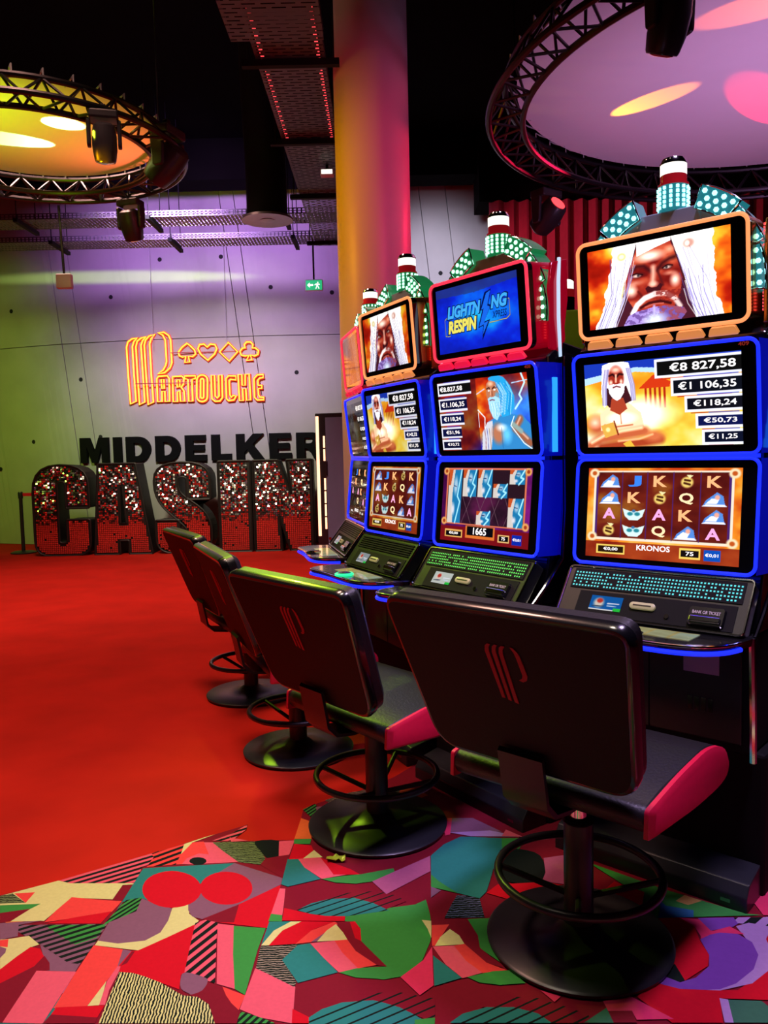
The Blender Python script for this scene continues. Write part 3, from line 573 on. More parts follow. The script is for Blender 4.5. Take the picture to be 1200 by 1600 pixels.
def arc(cx, cy, rx, ry, a0, a1, n=10):
    return [(cx + rx * math.cos(R(a0 + (a1 - a0) * k / n)), cy + ry * math.sin(R(a0 + (a1 - a0) * k / n))) for k in range(n + 1)]

# heavy sans capitals, unit height
GLYPH = {
    'M': (1.10, [[(0, 0), (0, 1), (.36, 1), (.55, .42), (.74, 1), (1.10, 1), (1.10, 0), (.84, 0), (.84, .66), (.65, 0), (.45, 0), (.26, .66), (.26, 0)]]),
    'I': (.30, [[(0, 0), (0, 1), (.30, 1), (.30, 0)]]),
    'D': (.90, [[(0, 0), (0, 1), (.42, 1)] + arc(.42, .5, .48, .5, 80, -80, 14) + [(.42, 0)],
                [(.29, .24), (.40, .24)] + arc(.40, .5, .20, .26, -80, 80, 10) + [(.29, .76)]]),
    'E': (.76, [[(0, 0), (0, 1), (.74, 1), (.74, .78), (.29, .78), (.29, .62), (.69, .62), (.69, .40), (.29, .40), (.29, .23), (.76, .23), (.76, 0)]]),
    'L': (.70, [[(0, 0), (0, 1), (.30, 1), (.30, .25), (.70, .25), (.70, 0)]]),
    'K': (.98, [[(0, 0), (0, 1), (.29, 1), (.29, .62), (.60, 1), (.96, 1), (.58, .60), (.98, 0), (.63, 0), (.39, .40), (.29, .29), (.29, 0)]]),
    'R': (.94, [[(0, 0), (0, 1), (.50, 1)] + arc(.55, .71, .30, .29, 80, -70, 10) + [(.62, .41), (.72, .36), (.94, 0), (.60, 0), (.46, .30), (.38, .38), (.29, .39), (.29, 0)],
                [(.29, .58), (.46, .58)] + arc(.46, .69, .11, .11, -80, 80, 8) + [(.29, .80)]]),
}
for ch in 'MIDELKR':
    want_outline('mid_' + ch, GLYPH[ch][1], 0.06)

# the big show letters, metres
LH = 1.36
SHOW = {
    'C': [round_poly([(0, 0), (0, LH), (.84, LH), (.84, .71), (.49, .71), (.49, 1.11), (.37, 1.11), (.37, .19), (.49, .19), (.49, .54), (.84, .54), (.84, 0)],
                     [.22, .42, .42, .03, .02, .05, .05, .05, .05, .02, .03, .22])],
    'A': [round_poly([(0, 0), (.10, LH), (.66, LH), (.87, 0), (.52, 0), (.52, .21), (.38, .21), (.38, 0)], 0.02),
          [(.40, .47), (.49, .47), (.45, 1.02), (.42, 1.02)]],
    'S': [round_poly([(0, 0), (0, .50), (.36, .50), (.36, .19), (.48, .19), (.48, .36), (0, .80), (0, LH), (.84, LH), (.84, .80), (.48, .80), (.48, 1.14), (.36, 1.14), (.36, .92), (.84, .56), (.84, 0)],
                     [.26, .03, .02, .05, .05, .12, .25, .40, .40, .03, .02, .05, .05, .12, .25, .26])],
    'I': [round_poly([(0, 0), (0, LH), (.48, LH), (.48, 0)], 0.02)],
    'N': [round_poly([(0, 0), (0, LH), (.38, LH), (.56, .85), (.50, LH), (.88, LH), (.88, 0), (.53, 0), (.375, .52), (.41, 0)], [.02, .02, .02, .03, .02, .02, .02, .02, .03, .02])],
}
for ch, lp in SHOW.items():
    want_outline('show_' + ch, lp, 0.42)
convert_pending()

# ------------------------------------------------------------------ the room
redc = carpet_mat('red_carpet', (0.52, 0.018, 0.009), 2.4, 0.30)
mb = MB()
mb.box(-10, 9, -5, 16, -0.2, 0)
struct(mb.build('floor', redc), 'plain bright red carpet across the hall floor')

CC = dict(cream=srgb(214, 214, 140), coral=srgb(232, 70, 66), red=srgb(205, 18, 38), maroon=srgb(128, 24, 42), pink=srgb(226, 92, 112),
          green=srgb(60, 150, 66), teal=srgb(44, 130, 122), mauve=srgb(132, 90, 112), black=srgb(22, 32, 28), orchid=srgb(176, 92, 130),
          rose=srgb(226, 56, 100), lilac=srgb(176, 140, 190), purple=srgb(122, 70, 160), blue=srgb(50, 110, 150), sand=srgb(205, 165, 90),
          orange=srgb(226, 112, 52), forest=srgb(60, 110, 84))
for k_, c_ in CC.items():
    carpet_mat('carpet_' + k_, c_, 90, 0.10)
BK = CC['black']
STR = dict(bar_pink=(CC['pink'], BK, 33, .030, .5, 0), bar_coral=(CC['coral'], BK, 40, .034, .5, 0), bar_green=(CC['green'], BK, 58, .018, .5, 0),
           bar_mauve=(CC['mauve'], BK, 31, .027, .5, 0), bar_lime=(CC['green'], BK, 31, .027, .5, 0), bar_rose=(CC['pink'], BK, 60, .030, .5, 0),
           bar_maroon=(CC['maroon'], BK, 30, .030, .8, 0), bar_teal=(CC['teal'], BK, 30, .030, .8, 0), bar_lilac=(CC['lilac'], BK, 40, .05, .5, 0),
           line_cream=(CC['cream'], BK, -85, .0085, .5, 1.3), line_green=(srgb(120, 140, 90), BK, 2, .010, .5, 1.3),
           line_dark=(srgb(150, 140, 120), BK, 2, .010, .4, 1.3), line_blue=(srgb(100, 110, 150), BK, 2, .012, .3, 1.3))
for k_, a_ in STR.items():
    stripe_mat('carpet_' + k_, *a_)
names = list(CC) + list(STR)
cmats = [MATS['carpet_' + k] for k in names]
edge = CARPET_EDGE + [(0.6, 4.3), (2.6, 6.4), (5.0, 6.4), (5.0, -2.0), (-5.2, -2.0), (-5.2, 0.10), (-2.6, 1.763)]
mb = MB()
mb.prism(edge, 0.0, 0.002, lambda u, v, h: (u, v, h))
pc = struct(mb.build('floor_patterned', MATS['carpet_maroon']), 'patterned carpet of overlapping coloured shapes and stripes')

def motif_mesh(shapes, name, m180=None, z0=0.0030, dz=0.00002):
    mb = MB()
    for i, (k, poly) in enumerate(shapes):
        mb.cur = names.index(k)
        z = z0 + i * dz
        if m180: poly = [(m180[0] - x, m180[1] - y) for x, y in poly]
        # force upward winding
        ar = sum(a[0] * b[1] - a[1] * b[0] for a, b in zip(poly, poly[1:] + poly[:1]))
        if ar < 0: poly = poly[::-1]
        mb.face([mb.p((x, y, z)) for x, y in poly])
    o = mb.build(name, cmats, pc)
    o['kind'] = 'stuff'
    return o
motif_mesh(MOTIFS, 'woven_shapes')
# the pattern's repeats outside the frame, nearer and to the left along the carpet edge
motif_mesh(MOTIFS, 'woven_shapes', (0.2, 3.74), 0.00225, 0.000004)
for k in (1, 2, 3):
    moved = [(c, [(x - 1.29 * k, y - 0.826 * k) for x, y in pl]) for c, pl in MOTIFS]
    moved = [(c, pl) for c, pl in moved if all(y < 2.584 + 0.64 * (x + 1.317) - 0.004 for x, y in pl)]
    motif_mesh(moved, 'woven_shapes', None, 0.0027 - 0.0002 * k, 0.000001)
# concrete wall, slightly bowed, cast in panels with joints between
WALLP = [(-9.8, 15.6), (-8.2, 14.7), (-6.7, 13.9), (-5.4, 13.45), (-4.2, 13.2), (-3.0, 13.05), (-1.9, 12.98), (-0.8, 13.0), (0.4, 13.1), (1.9, 13.3), (3.4, 13.5), (5.5, 13.9), (9.0, 14.6)]
WS = [0.0]
for a, b in zip(WALLP, WALLP[1:]):
    WS.append(WS[-1] + math.dist(a, b))
def wall_pt(s, z, off=0.0):
    s = min(max(s, 0), WS[-1] - 1e-4)
    for i in range(len(WS) - 1):
        if s <= WS[i + 1]:
            t = (s - WS[i]) / (WS[i + 1] - WS[i])
            a, b = Vector(WALLP[i]), Vector(WALLP[i + 1])
            q = a.lerp(b, t)
            d = (b - a).normalized()
            q += Vector((d.y, -d.x)) * off
            return (q.x, q.y, z)
def wall_s(x):
    for i in range(len(WALLP) - 1):
        if WALLP[i][0] <= x <= WALLP[i + 1][0]:
            return WS[i] + (x - WALLP[i][0]) / (WALLP[i + 1][0] - WALLP[i][0]) * (WS[i + 1] - WS[i])
CONC = mat('board_marked_concrete', (0.40, 0.385, 0.36), 0.85, 0, noise=0.22, scale=1.6, bump=0.25)
JOINT = mat('concrete_joint', (0.13, 0.125, 0.12), 0.9, 0, noise=0.2, scale=6)
mb = MB()
n = 150
for i in range(n):
    s0, s1 = WS[-1] * i / n, WS[-1] * (i + 1) / n
    mb.loops([[wall_pt(s0, 0, -0.06), wall_pt(s0, 0, -0.4), wall_pt(s0, 6.0, -0.4), wall_pt(s0, 6.0, -0.06)],
              [wall_pt(s1, 0, -0.06), wall_pt(s1, 0, -0.4), wall_pt(s1, 6.0, -0.4), wall_pt(s1, 6.0, -0.06)]])
wall = struct(mb.build('wall_back', JOINT), 'bowed grey concrete wall behind the show letters')
joints = [0.0, wall_s(-8.3), wall_s(-8.0), wall_s(-5.25), wall_s(-4.92), wall_s(-2.25), wall_s(-2.02), wall_s(0.62), wall_s(0.92), wall_s(1.35), wall_s(3.4), wall_s(3.7), wall_s(6.5), WS[-1]]
rows = [0.0, 3.34, 6.0]
g = 0.012
for j in range(len(joints) - 1):
    for r_ in range(2):
        z0, z1 = rows[r_] + g / 2, rows[r_ + 1] - g / 2
        def lean(s, z, k):
            return s if k in (0, len(joints) - 1) else s - 0.11 * (z - 3.3)
        m_ = 24
        mb = MB()
        rings = []
        for q in range(m_ + 1):
            def S(z):
                a, b = lean(joints[j], z, j) + g / 2, lean(joints[j + 1], z, j + 1) - g / 2
                return a + (b - a) * q / m_
            rings.append([wall_pt(S(z0), z0, 0.0), wall_pt(S(z0), z0, -0.055), wall_pt(S(z1), z1, -0.055), wall_pt(S(z1), z1, 0.0)])
        mb.loops(rings)
        mb.build('concrete_panel', CONC, wall)
HOLE = mat('tie_hole_black', (0.01, 0.01, 0.01), 0.9, 0, noise=0.1)
for x, z in ((-6.2, 3.95), (-4.35, 4.05), (-1.72, 4.1), (-0.75, 4.0), (-4.95, 2.75), (-1.35, 2.75), (-5.9, 1.75), (-4.65, 1.8), (-6.6, 1.3), (1.0, 4.3), (-3.5, 4.6), (-2.5, 4.6)):
    s = wall_s(x)
    mb = MB()
    ring = lambda r_, off: [wall_pt(s + r_ * math.cos(R(30 * k)), z + r_ * math.sin(R(30 * k)), off) for k in range(12)]
    mb.loops([ring(0.035, -0.005), ring(0.035, 0.004), ring(0.026, 0.004)])
    mb.build('tie_hole', HOLE, wall)

DARK = mat('dark_painted_wall', (0.030, 0.024, 0.028), 0.8, 0, noise=0.2, scale=3, spec=0.1)
CEIL = mat('black_ceiling', (0.003, 0.0026, 0.0022), 0.9, 0, noise=0.3, scale=2.5, bump=0.3, spec=0.03)
for nm, b in (('wall_left', (-10.2, -9.9, -5, 16)), ('wall_right', (9, 9.3, -5, 16)), ('wall_front', (-10, 9, -5.3, -5))):
    mb = MB(); mb.box(b[0], b[1], b[2], b[3], 0, 6); struct(mb.build(nm, DARK), 'dark painted side wall of the hall')
mb = MB(); mb.box(-10.2, 9.3, -5.3, 16, 6.0, 6.2); struct(mb.build('ceiling', CEIL), 'black ceiling high over the hall')
# black soffit hanging in front of the wall head
mb = MB(); mb.box(-9.9, 1.45, 11.9, 12.4, 5.42, 6.0); struct(mb.build('trim_1', CEIL), 'black soffit along the top of the concrete wall')
mb = MB(); mb.box(1.45, 9.0, 11.65, 12.3, 4.95, 6.0); struct(mb.build('trim_2', CEIL), 'black soffit above the red curtain')

# round column
mb = MB(); mb.lathe([(0.28, 0), (0.28, 6.0)], 64, (-0.027, 6.25))
mb.build('column', mat('column_paint', (0.72, 0.66, 0.66), 0.42, 0, noise=0.04, scale=2), None, True)
struct(bpy.data.objects['column'], 'round painted column glowing amber and pink behind the machines')
# ------------------------------------------------------------------ pictures shown on the screens (drawn as numbers, kept as vertex colours)
class Pic:
    def __init__(self, w, h, seed=1):
        self.w, self.h = w, h
        self.U, self.V = np.meshgrid((np.arange(w) + .5) / w, (np.arange(h) + .5) / h)
        self.a = np.zeros((h, w, 3))
        self.rng = np.random.RandomState(seed)
    def noise(self, fx, fy, octs=4):
        out = np.zeros((self.h, self.w)); amp = 1; tot = 0
        for o in range(octs):
            nx, ny = int(fx * 2 ** o) + 2, int(fy * 2 ** o) + 2
            g = self.rng.rand(ny + 1, nx + 1)
            x, y = self.U * (nx - 1), self.V * (ny - 1)
            i, j = x.astype(int), y.astype(int)
            a, b = x - i, y - j
            a, b = a * a * (3 - 2 * a), b * b * (3 - 2 * b)
            out += amp * (g[j, i] * (1 - a) * (1 - b) + g[j, i + 1] * a * (1 - b) + g[j + 1, i] * (1 - a) * b + g[j + 1, i + 1] * a * b)
            tot += amp; amp *= .5
        return out / tot
    def ramp(self, t, stops):
        t = np.clip(t, 0, 1)
        ks = [s[0] for s in stops]
        return np.stack([np.interp(t, ks, [s[1][c] for s in stops]) for c in range(3)], -1)
    def mix(self, m, col):
        m = np.clip(m, 0, 1)[..., None]
        self.a = self.a * (1 - m) + (np.array(col) if not isinstance(col, np.ndarray) else col) * m
    def poly(self, pts, col, op=1.0):
        ins = np.zeros((self.h, self.w), bool)
        for (x0, y0), (x1, y1) in zip(pts, pts[1:] + pts[:1]):
            if y0 == y1: continue
            c = (self.V > min(y0, y1)) & (self.V <= max(y0, y1))
            ins ^= c & (self.U < x0 + (self.V - y0) * (x1 - x0) / (y1 - y0))
        self.mix(ins * op, col); return ins
    def ell(self, cx, cy, rx, ry, col, soft=.2, op=1.0):
        d = np.sqrt(((self.U - cx) / rx) ** 2 + ((self.V - cy) / ry) ** 2)
        self.mix(np.clip((1 - d) / max(soft, 1e-3), 0, 1) * op, col)
    def line(self, pts, wd, col, op=1.0, soft=.5):
        asp = self.w / self.h
        d = np.full((self.h, self.w), 9.)
        for (x0, y0), (x1, y1) in zip(pts, pts[1:]):
            dx, dy = (x1 - x0) * asp, y1 - y0
            px, py = (self.U - x0) * asp, self.V - y0
            t = np.clip((px * dx + py * dy) / max(dx * dx + dy * dy, 1e-9), 0, 1)
            d = np.minimum(d, np.hypot(px - t * dx, py - t * dy))
        self.mix(np.clip((wd / 2 - d) / (wd * soft / 2 + 1e-6), 0, 1) * op, col)
    def rect(self, x0, y0, x1, y1, col, op=1.0):
        self.mix(((self.U >= x0) & (self.U < x1) & (self.V >= y0) & (self.V < y1)) * op, col)
    def linear(self, gain=1.0):
        a = np.clip(self.a, 0, 1.6)
        return np.where(a <= .04045, a / 12.92, ((a + .055) / 1.055) ** 2.4) * gain

FIRE = [(0, (.45, .03, .02)), (.32, (.75, .12, .04)), (.5, (.98, .42, .08)), (.66, (1, .78, .18)), (.85, (1, .95, .6)), (1, (1, 1, .95))]

def pic_face(w, h, seed=3):
    p = Pic(w, h, seed)
    t = p.noise(4, 3, 4)
    side = np.abs(p.U - .5) * 2
    p.a = p.ramp(t * 1.15 - .15 + .34 * np.exp(-((side - .55) / .2) ** 2), FIRE)
    hair, shade = (1.15, 1.13, 1.12), (.60, .56, .86)
    U0, V0 = p.U, p.V
    p.U = U0 + .05 * (p.noise(10, 8, 3) - .5) + .003 * np.sin(V0 * 40 + U0 * 30)     # wavy edge of the hair
    for L_ in ([(.39, 0), (.36, .18), (.31, .36), (.27, .56), (.23, .8), (.21, 1), (.05, 1), (.10, .8), (.14, .5), (.18, .25), (.20, 0)],
               [(.60, 0), (.64, .25), (.69, .5), (.73, .75), (.79, 1), (.95, 1), (.91, .75), (.89, .45), (.88, .2), (.90, 0)]):
        p.poly(L_, hair)
    p.U = U0
    p.poly([(.37, 0), (.61, 0), (.66, .28), (.70, .5), (.74, .8), (.77, 1), (.2, 1), (.23, .8), (.27, .55), (.31, .35)], (.30, .10, .16))
    s = p.noise(9, 7, 3)
    skin = p.ramp(s, [(.25, (.48, .08, .07)), (.5, (.70, .20, .14)), (.75, (.86, .36, .24))])
    ins = np.zeros((h, w))
    keep = p.a.copy()
    m = p.poly([(.38, .03), (.60, .02), (.65, .28), (.685, .5), (.67, .66), (.62, .86), (.36, .86), (.29, .66), (.275, .5), (.31, .32)], (0, 0, 0))
    p.a = np.where(m[..., None], skin, keep)
    p.poly([(.37, 0), (.61, 0), (.61, .05), (.5, .10), (.37, .17)], hair)
    p.ell(.46, .19, .13, .085, (1.25, 1.12, 1.02), .8); p.ell(.60, .15, .05, .06, (1.1, .7, .55), .9)
    p.line([(.33, .33), (.37, .29), (.42, .30), (.465, .37)], .085, (.26, .06, .08), .9, .9)
    p.line([(.635, .25), (.60, .26), (.55, .30), (.515, .37)], .085, (.26, .06, .08), .9, .9)
    p.ell(.375, .40, .065, .045, (.32, .08, .09), .6); p.ell(.58, .355, .055, .045, (.32, .08, .09), .6)
    p.ell(.365, .405, .040, .026, (1.0, .86, .80), .7); p.ell(.582, .358, .034, .024, (1.0, .86, .80), .7)
    p.ell(.378, .402, .014, .022, (.25, .2, .22), .6); p.ell(.578, .356, .013, .022, (.25, .2, .22), .6)
    p.line([(.325, .39), (.365, .375), (.41, .40)], .018, (.14, .03, .05)); p.line([(.55, .36), (.585, .33), (.62, .345)], .018, (.14, .03, .05))
    p.ell(.35, .49, .075, .04, (.92, .55, .45), .9); p.ell(.60, .43, .06, .035, (.92, .55, .45), .9)
    p.line([(.485, .33), (.485, .42), (.478, .52)], .10, (1.05, .80, .70), .95, 1.0); p.ell(.482, .535, .045, .05, (1.1, .85, .75), .8)
    p.line([(.515, .38), (.535, .48), (.55, .56)], .05, (.36, .09, .10), .9, .9)
    p.poly([(.425, .575), (.445, .545), (.475, .575), (.51, .57), (.53, .53), (.55, .56), (.53, .62), (.44, .63)], (.28, .07, .10))
    p.ell(.325, .58, .055, .10, (1.3, 1.12, 1.0), .9); p.ell(.635, .52, .045, .10, (1.3, 1.12, 1.0), .9)
    p.line([(.375, .60), (.40, .66), (.36, .76)], .05, (.40, .09, .08), .9, .9)
    p.line([(.33, .86), (.365, .76), (.42, .69), (.49, .655)], .085, hair, 1, .5); p.line([(.49, .655), (.57, .665), (.63, .74), (.665, .84)], .08, (1.0, .86, .84), 1, .6)
    n1 = p.noise(46, 34, 2)
    p.mix((n1 > .5) * (np.abs(p.V - .70) < .07) * (p.U > .50) * (p.U < .68) * .75, (.55, .13, .12))
    p.line([(.39, .80), (.45, .755), (.53, .75), (.60, .79)], .05, (.26, .05, .07), 1, .7); p.line([(.42, .80), (.48, .775), (.55, .78)], .02, (.85, .4, .35))
    ins = p.poly([(.30, .88), (.36, .84), (.42, .83), (.48, .81), (.55, .81), (.62, .83), (.69, .86), (.71, .92), (.67, 1), (.26, 1)], (.72, .60, .92))
    p.mix(ins * (n1 > .5) * .75, (.42, .28, .60)); p.mix(ins * (p.U > .52) * (n1 < .52) * .7, (.58, .18, .20)); p.ell(.49, .97, .11, .12, (1.0, 1.08, 1.15), .9)
    p.line([(.485, .80), (.485, .92)], .05, (.85, .8, 1.05), .9, .9)
    rs = np.random.RandomState(8)
    for k in range(26):
        x, j, c = .08 + .15 * rs.rand(), .02 * rs.randn(), [(.52, .46, .82), (.72, .70, .95), (.36, .30, .62), (1.2, 1.2, 1.2)][k % 4]
        t0 = .15 + .5 * rs.rand()
        p.line([(x + .17 * (1 - t0) + j, t0), (x + .10 * (1 - t0), (t0 + 1) / 2), (x - .02, 1)], .007 + .012 * rs.rand(), c, .8, .9)
        x = .70 + .16 * rs.rand()
        p.line([(x - .05 * (1 - t0) + j, t0), (x + .01, (t0 + 1) / 2), (x + .07, 1)], .007 + .012 * rs.rand(), c, .8, .9)
    p.ell(.26, .14, .04, .06, (.9, .78, .3), .4, .7); p.ell(.26, .14, .025, .035, (1.1, 1.05, .9), .4); p.ell(.73, .12, .05, .07, (.75, .35, .25), .5, .6); p.ell(.72, .12, .02, .04, (1.1, 1, .95), .4)
    return p

def pic_titan(w, h, amounts_left=False, seed=5):
    p = Pic(w, h, seed)
    t = p.noise(4, 3, 4)
    p.a = p.ramp(t * .8 + .32 * p.V + .05, [(0, (.85, .25, .05)), (.4, (1, .62, .12)), (.6, (1, .85, .3)), (.85, (1, 1, .85)), (1, (1.2, 1.2, 1.1))])
    p.poly([(0, 0), (1, 0), (1, .10), (.7, .16), (.35, .10), (0, .22)], (.10, .22, .72))
    p.poly([(0, .17), (.35, .08), (.7, .14), (.7, .2), (.35, .13), (0, .25)], (.75, .9, 1.05))
    p.poly([(.37, .33), (.47, .18), (.58, .27), (.57, .33)], (.85, .22, .08))
    for k in range(5):
        p.rect(.41 + .03 * k, .33, .425 + .03 * k, .56, (.72, .16, .06))
    p.ell(.36, .62, .30, .24, (1.5, 1.5, 1.35), .8)
    # shoulders, chest and folded arms
    p.ell(.075, .74, .10, .17, (.80, .36, .22), .7); p.ell(.06, .70, .06, .09, (1.2, .9, .75), .9)
    p.ell(.40, .72, .12, .15, (1.3, 1.15, .95), .8)
    p.poly([(.10, .60), (.17, .50), (.30, .48), (.38, .60), (.40, .80), (.10, .80)], (1.15, .92, .74))
    p.ell(.25, .66, .12, .09, (1.5, 1.4, 1.25), .9); p.line([(.24, .58), (.245, .72)], .03, (.75, .34, .2), .8, .9); p.line([(.13, .73), (.2, .76), (.32, .74)], .03, (.7, .28, .15), .8, .9)
    p.poly([(.13, .03), (.22, -.02), (.31, .02), (.335, .2), (.35, .42), (.315, .5), (.28, .46), (.16, .48), (.13, .53), (.115, .35)], (1.15, 1.13, 1.12))
    p.poly([(.15, .3), (.29, .28), (.325, .46), (.27, .50), (.235, .56), (.19, .56), (.15, .50)], (.26, .09, .12))
    p.poly([(.185, .42), (.265, .42), (.29, .55), (.235, .62), (.17, .56)], (.70, .26, .16))
    p.ell(.222, .19, .062, .17, (.64, .18, .12), .25)
    p.ell(.222, .09, .05, .05, (1.15, .85, .75), .8); p.line([(.175, .155), (.20, .14), (.218, .175)], .035, (.16, .04, .06), 1, .8); p.line([(.226, .175), (.245, .14), (.268, .15)], .035, (.16, .04, .06), 1, .8)
    p.line([(.222, .15), (.220, .23)], .035, (1.15, .85, .72), 1, .9); p.ell(.186, .235, .016, .04, (1.2, .95, .85), .8); p.ell(.256, .23, .014, .04, (1.2, .95, .85), .8)
    p.poly([(.165, .27), (.20, .255), (.222, .262), (.25, .252), (.28, .265), (.272, .36), (.245, .43), (.222, .45), (.195, .42), (.172, .36)], (1.12, 1.10, 1.12))
    p.line([(.20, .295), (.222, .282), (.248, .295)], .028, (.42, .06, .07), 1, .8)
    rs = np.random.RandomState(4)
    for k in range(14):
        x = .125 + .03 * rs.rand(); p.line([(x + .02, .08), (x, .28), (x - .005, .5)], .012, (.6, .56, .8), .7, .9)
        x = .30 + .03 * rs.rand(); p.line([(x - .01, .08), (x + .015, .28), (x + .02, .46)], .012, (.6, .56, .8), .7, .9)
    p.line([(.02, .98), (.10, .90), (.24, .86), (.40, .82)], .17, (.82, .40, .24), 1, .7); p.line([(.03, .94), (.12, .86), (.25, .81), (.38, .78)], .06, (1.3, 1.0, .8), .9, 1)
    p.line([(.50, .92), (.40, .95), (.24, .97), (.1, 1.0)], .15, (.70, .26, .14), 1, .7); p.ell(.46, .88, .09, .10, (.88, .46, .28), .7); p.line([(.45, .86), (.36, .91), (.22, .93)], .04, (1.2, .85, .6), .9, 1)
    p.poly([(.10, .74), (.19, .70), (.215, .84), (.13, .89)], (.92, .70, .30)); p.line([(.195, .69), (.22, .85)], .025, (.5, .15, .06)); p.ell(.15, .79, .02, .035, (1.2, 1.05, .7), .6)
    p.poly([(.25, .96), (.30, .92), (.33, 1), (.27, 1)], (.95, .75, .25))
    return p

def steps(p, boxes):
    for x0, y0, x1, y1, c in boxes:
        p.rect(x0 - .02, y0 - .028, x1, y1 + .028, (.98, .98, 1.05))
        p.rect(x0 - .005, y0, x1, y1, c)
        p.line([(x0 + .06, y0 - .035), (x1 - .02, y0 - .035)], .014, (.2, .3, .8))
        p.line([(x0 + .02, y1 + .038), (x1 - .06, y1 + .038)], .016, (.75, .12, .1))

BOX_R = [(.50, .045, 1.0, .20, (.05, .05, .05)), (.60, .265, 1.0, .41, (.05, .06, .10)), (.68, .475, 1.0, .60, (.06, .06, .10)), (.745, .675, 1.0, .785, (.05, .08, .30)), (.78, .855, 1.0, .965, (.05, .07, .16))]
BOX_L = [(.02, .045, .40, .17, (.06, .06, .06)), (.02, .27, .34, .40, (.05, .06, .22)), (.02, .485, .29, .60, (.05, .07, .26)), (.02, .685, .25, .79, (.05, .07, .26)), (.02, .865, .23, .96, (.05, .06, .20))]
TXT_R = [(.575, .97), (.625, .97), (.715, .97), (.775, .97), (.80, .97)]
TXT_L = [(.03, .30), (.035, .31), (.045, .255), (.06, .225), (.065, .205)]

def pic_titan_right(w, h):
    p = pic_titan(w, h); steps(p, BOX_R); return p

def pic_storm(w, h):
    p = Pic(w, h, 9)
    t = p.noise(5, 4, 4)
    warm = p.ramp(t, [(.2, (.45, .03, .05)), (.5, (.85, .20, .06)), (.7, (1, .55, .12)), (1, (1, .9, .6))])
    cold = p.ramp(t, [(.2, (.08, .05, .45)), (.5, (.10, .15, .85)), (.75, (.25, .55, 1)), (1, (.85, .95, 1))])
    m = np.clip((p.V - .55) * 4 + (p.U - .62) * 5, 0, 1)[..., None]
    p.a = warm * (1 - m) + cold * m
    p.rect(.0, .0, .46, 1, (.16, .03, .12), .5)
    cy, wh, sk = (.16, .70, .98), (1.05, 1.12, 1.15), (.80, .50, .36)
    p.ell(.80, .45, .26, .5, (.30, .75, 1.1), 1.0, .8)
    # robe and torso
    p.poly([(.47, 1), (.49, .76), (.55, .62), (.64, .56), (.80, .52), (.93, .56), (1, .68), (1, 1)], (.22, .58, .86))
    p.poly([(.47, 1), (.49, .76), (.55, .62), (.61, .60), (.60, .8), (.57, 1)], (.90, .90, .95))
    for k in range(3): p.line([(.515 + .025 * k, .70), (.52 + .025 * k, .85), (.51 + .03 * k, 1)], .014, [(.6, .1, .12), (.25, .3, .75), (.7, .5, .2)][k], .9)
    p.ell(.66, .78, .085, .18, sk, .5); p.ell(.75, .80, .07, .16, (.45, .88, 1.1), .8); p.ell(.70, .70, .07, .07, wh, .9); p.line([(.70, .70), (.70, .98)], .02, (.15, .40, .65), .7, .9)
    p.line([(.90, .60), (.84, .72), (.98, .92)], .15, (.68, .40, .28), 1, .6); p.line([(.90, .58), (.85, .70), (.96, .86)], .05, (1.1, .9, .8), .8, 1); p.line([(.82, .66), (.90, .76)], .09, (.62, .72, .70), 1, .5)
    p.line([(.84, .56), (.80, .68), (.86, .80), (.92, .92), (1, 1)], .018, wh)
    # head: flowing hair, face turned to the left, long beard
    p.poly([(.60, .02), (.68, -.02), (.76, .03), (.82, .14), (.86, .30), (.85, .44), (.80, .54), (.72, .56), (.66, .40), (.62, .2)], cy)
    p.poly([(.575, .10), (.61, .05), (.67, .08), (.70, .18), (.70, .33), (.66, .40), (.60, .37), (.575, .30), (.565, .22)], sk)
    p.ell(.62, .10, .04, .045, (1.1, .85, .7), .8); p.line([(.575, .165), (.60, .15), (.615, .17)], .028, (.18, .06, .08), 1, .8); p.line([(.635, .17), (.66, .145), (.685, .16)], .028, (.18, .06, .08), 1, .8)
    p.ell(.598, .19, .014, .014, wh, .5); p.ell(.66, .185, .016, .014, wh, .5); p.line([(.622, .16), (.612, .25)], .025, (1.1, .82, .68), 1, .9); p.line([(.63, .2), (.632, .26)], .02, (.4, .15, .12), .8, .9)
    p.ell(.68, .26, .03, .06, (.35, .75, .95), .8, .8)
    p.poly([(.58, .30), (.605, .275), (.63, .285), (.66, .27), (.70, .30), (.715, .40), (.70, .52), (.66, .60), (.62, .56), (.59, .45)], (.72, .95, 1.1))
    p.line([(.60, .325), (.625, .315), (.65, .325)], .024, (.5, .1, .12), 1, .8)
    rs = np.random.RandomState(6)
    for k in range(16):
        x = .69 + .14 * rs.rand(); p.line([(x - .03, .06 + .1 * rs.rand()), (x + .02, .25), (x - .01, .45 + .1 * rs.rand())], .010, [(.75, 1.05, 1.15), (.05, .35, .75), (1.1, 1.15, 1.15)][k % 3], .8, .8)
        x = .60 + .09 * rs.rand(); p.line([(x, .36), (x + .01, .45), (x + .005, .54)], .009, [(.3, .7, .95), (1.1, 1.15, 1.2)][k % 2], .8, .8)
    p.line([(.94, 0), (.97, .13), (.91, .28), (.93, .34), (.86, .46)], .035, (.85, 1.1, 1.2)); p.line([(.84, .12), (1, .10)], .014, (.8, 1, 1.2)); p.line([(.46, .22), (.55, .16)], .02, (.95, .85, .95))
    p.line([(.46, .44), (.53, .55), (.52, .7)], .02, wh); p.line([(.46, .48), (.46, .68)], .012, wh)
    steps(p, BOX_L)
    return p

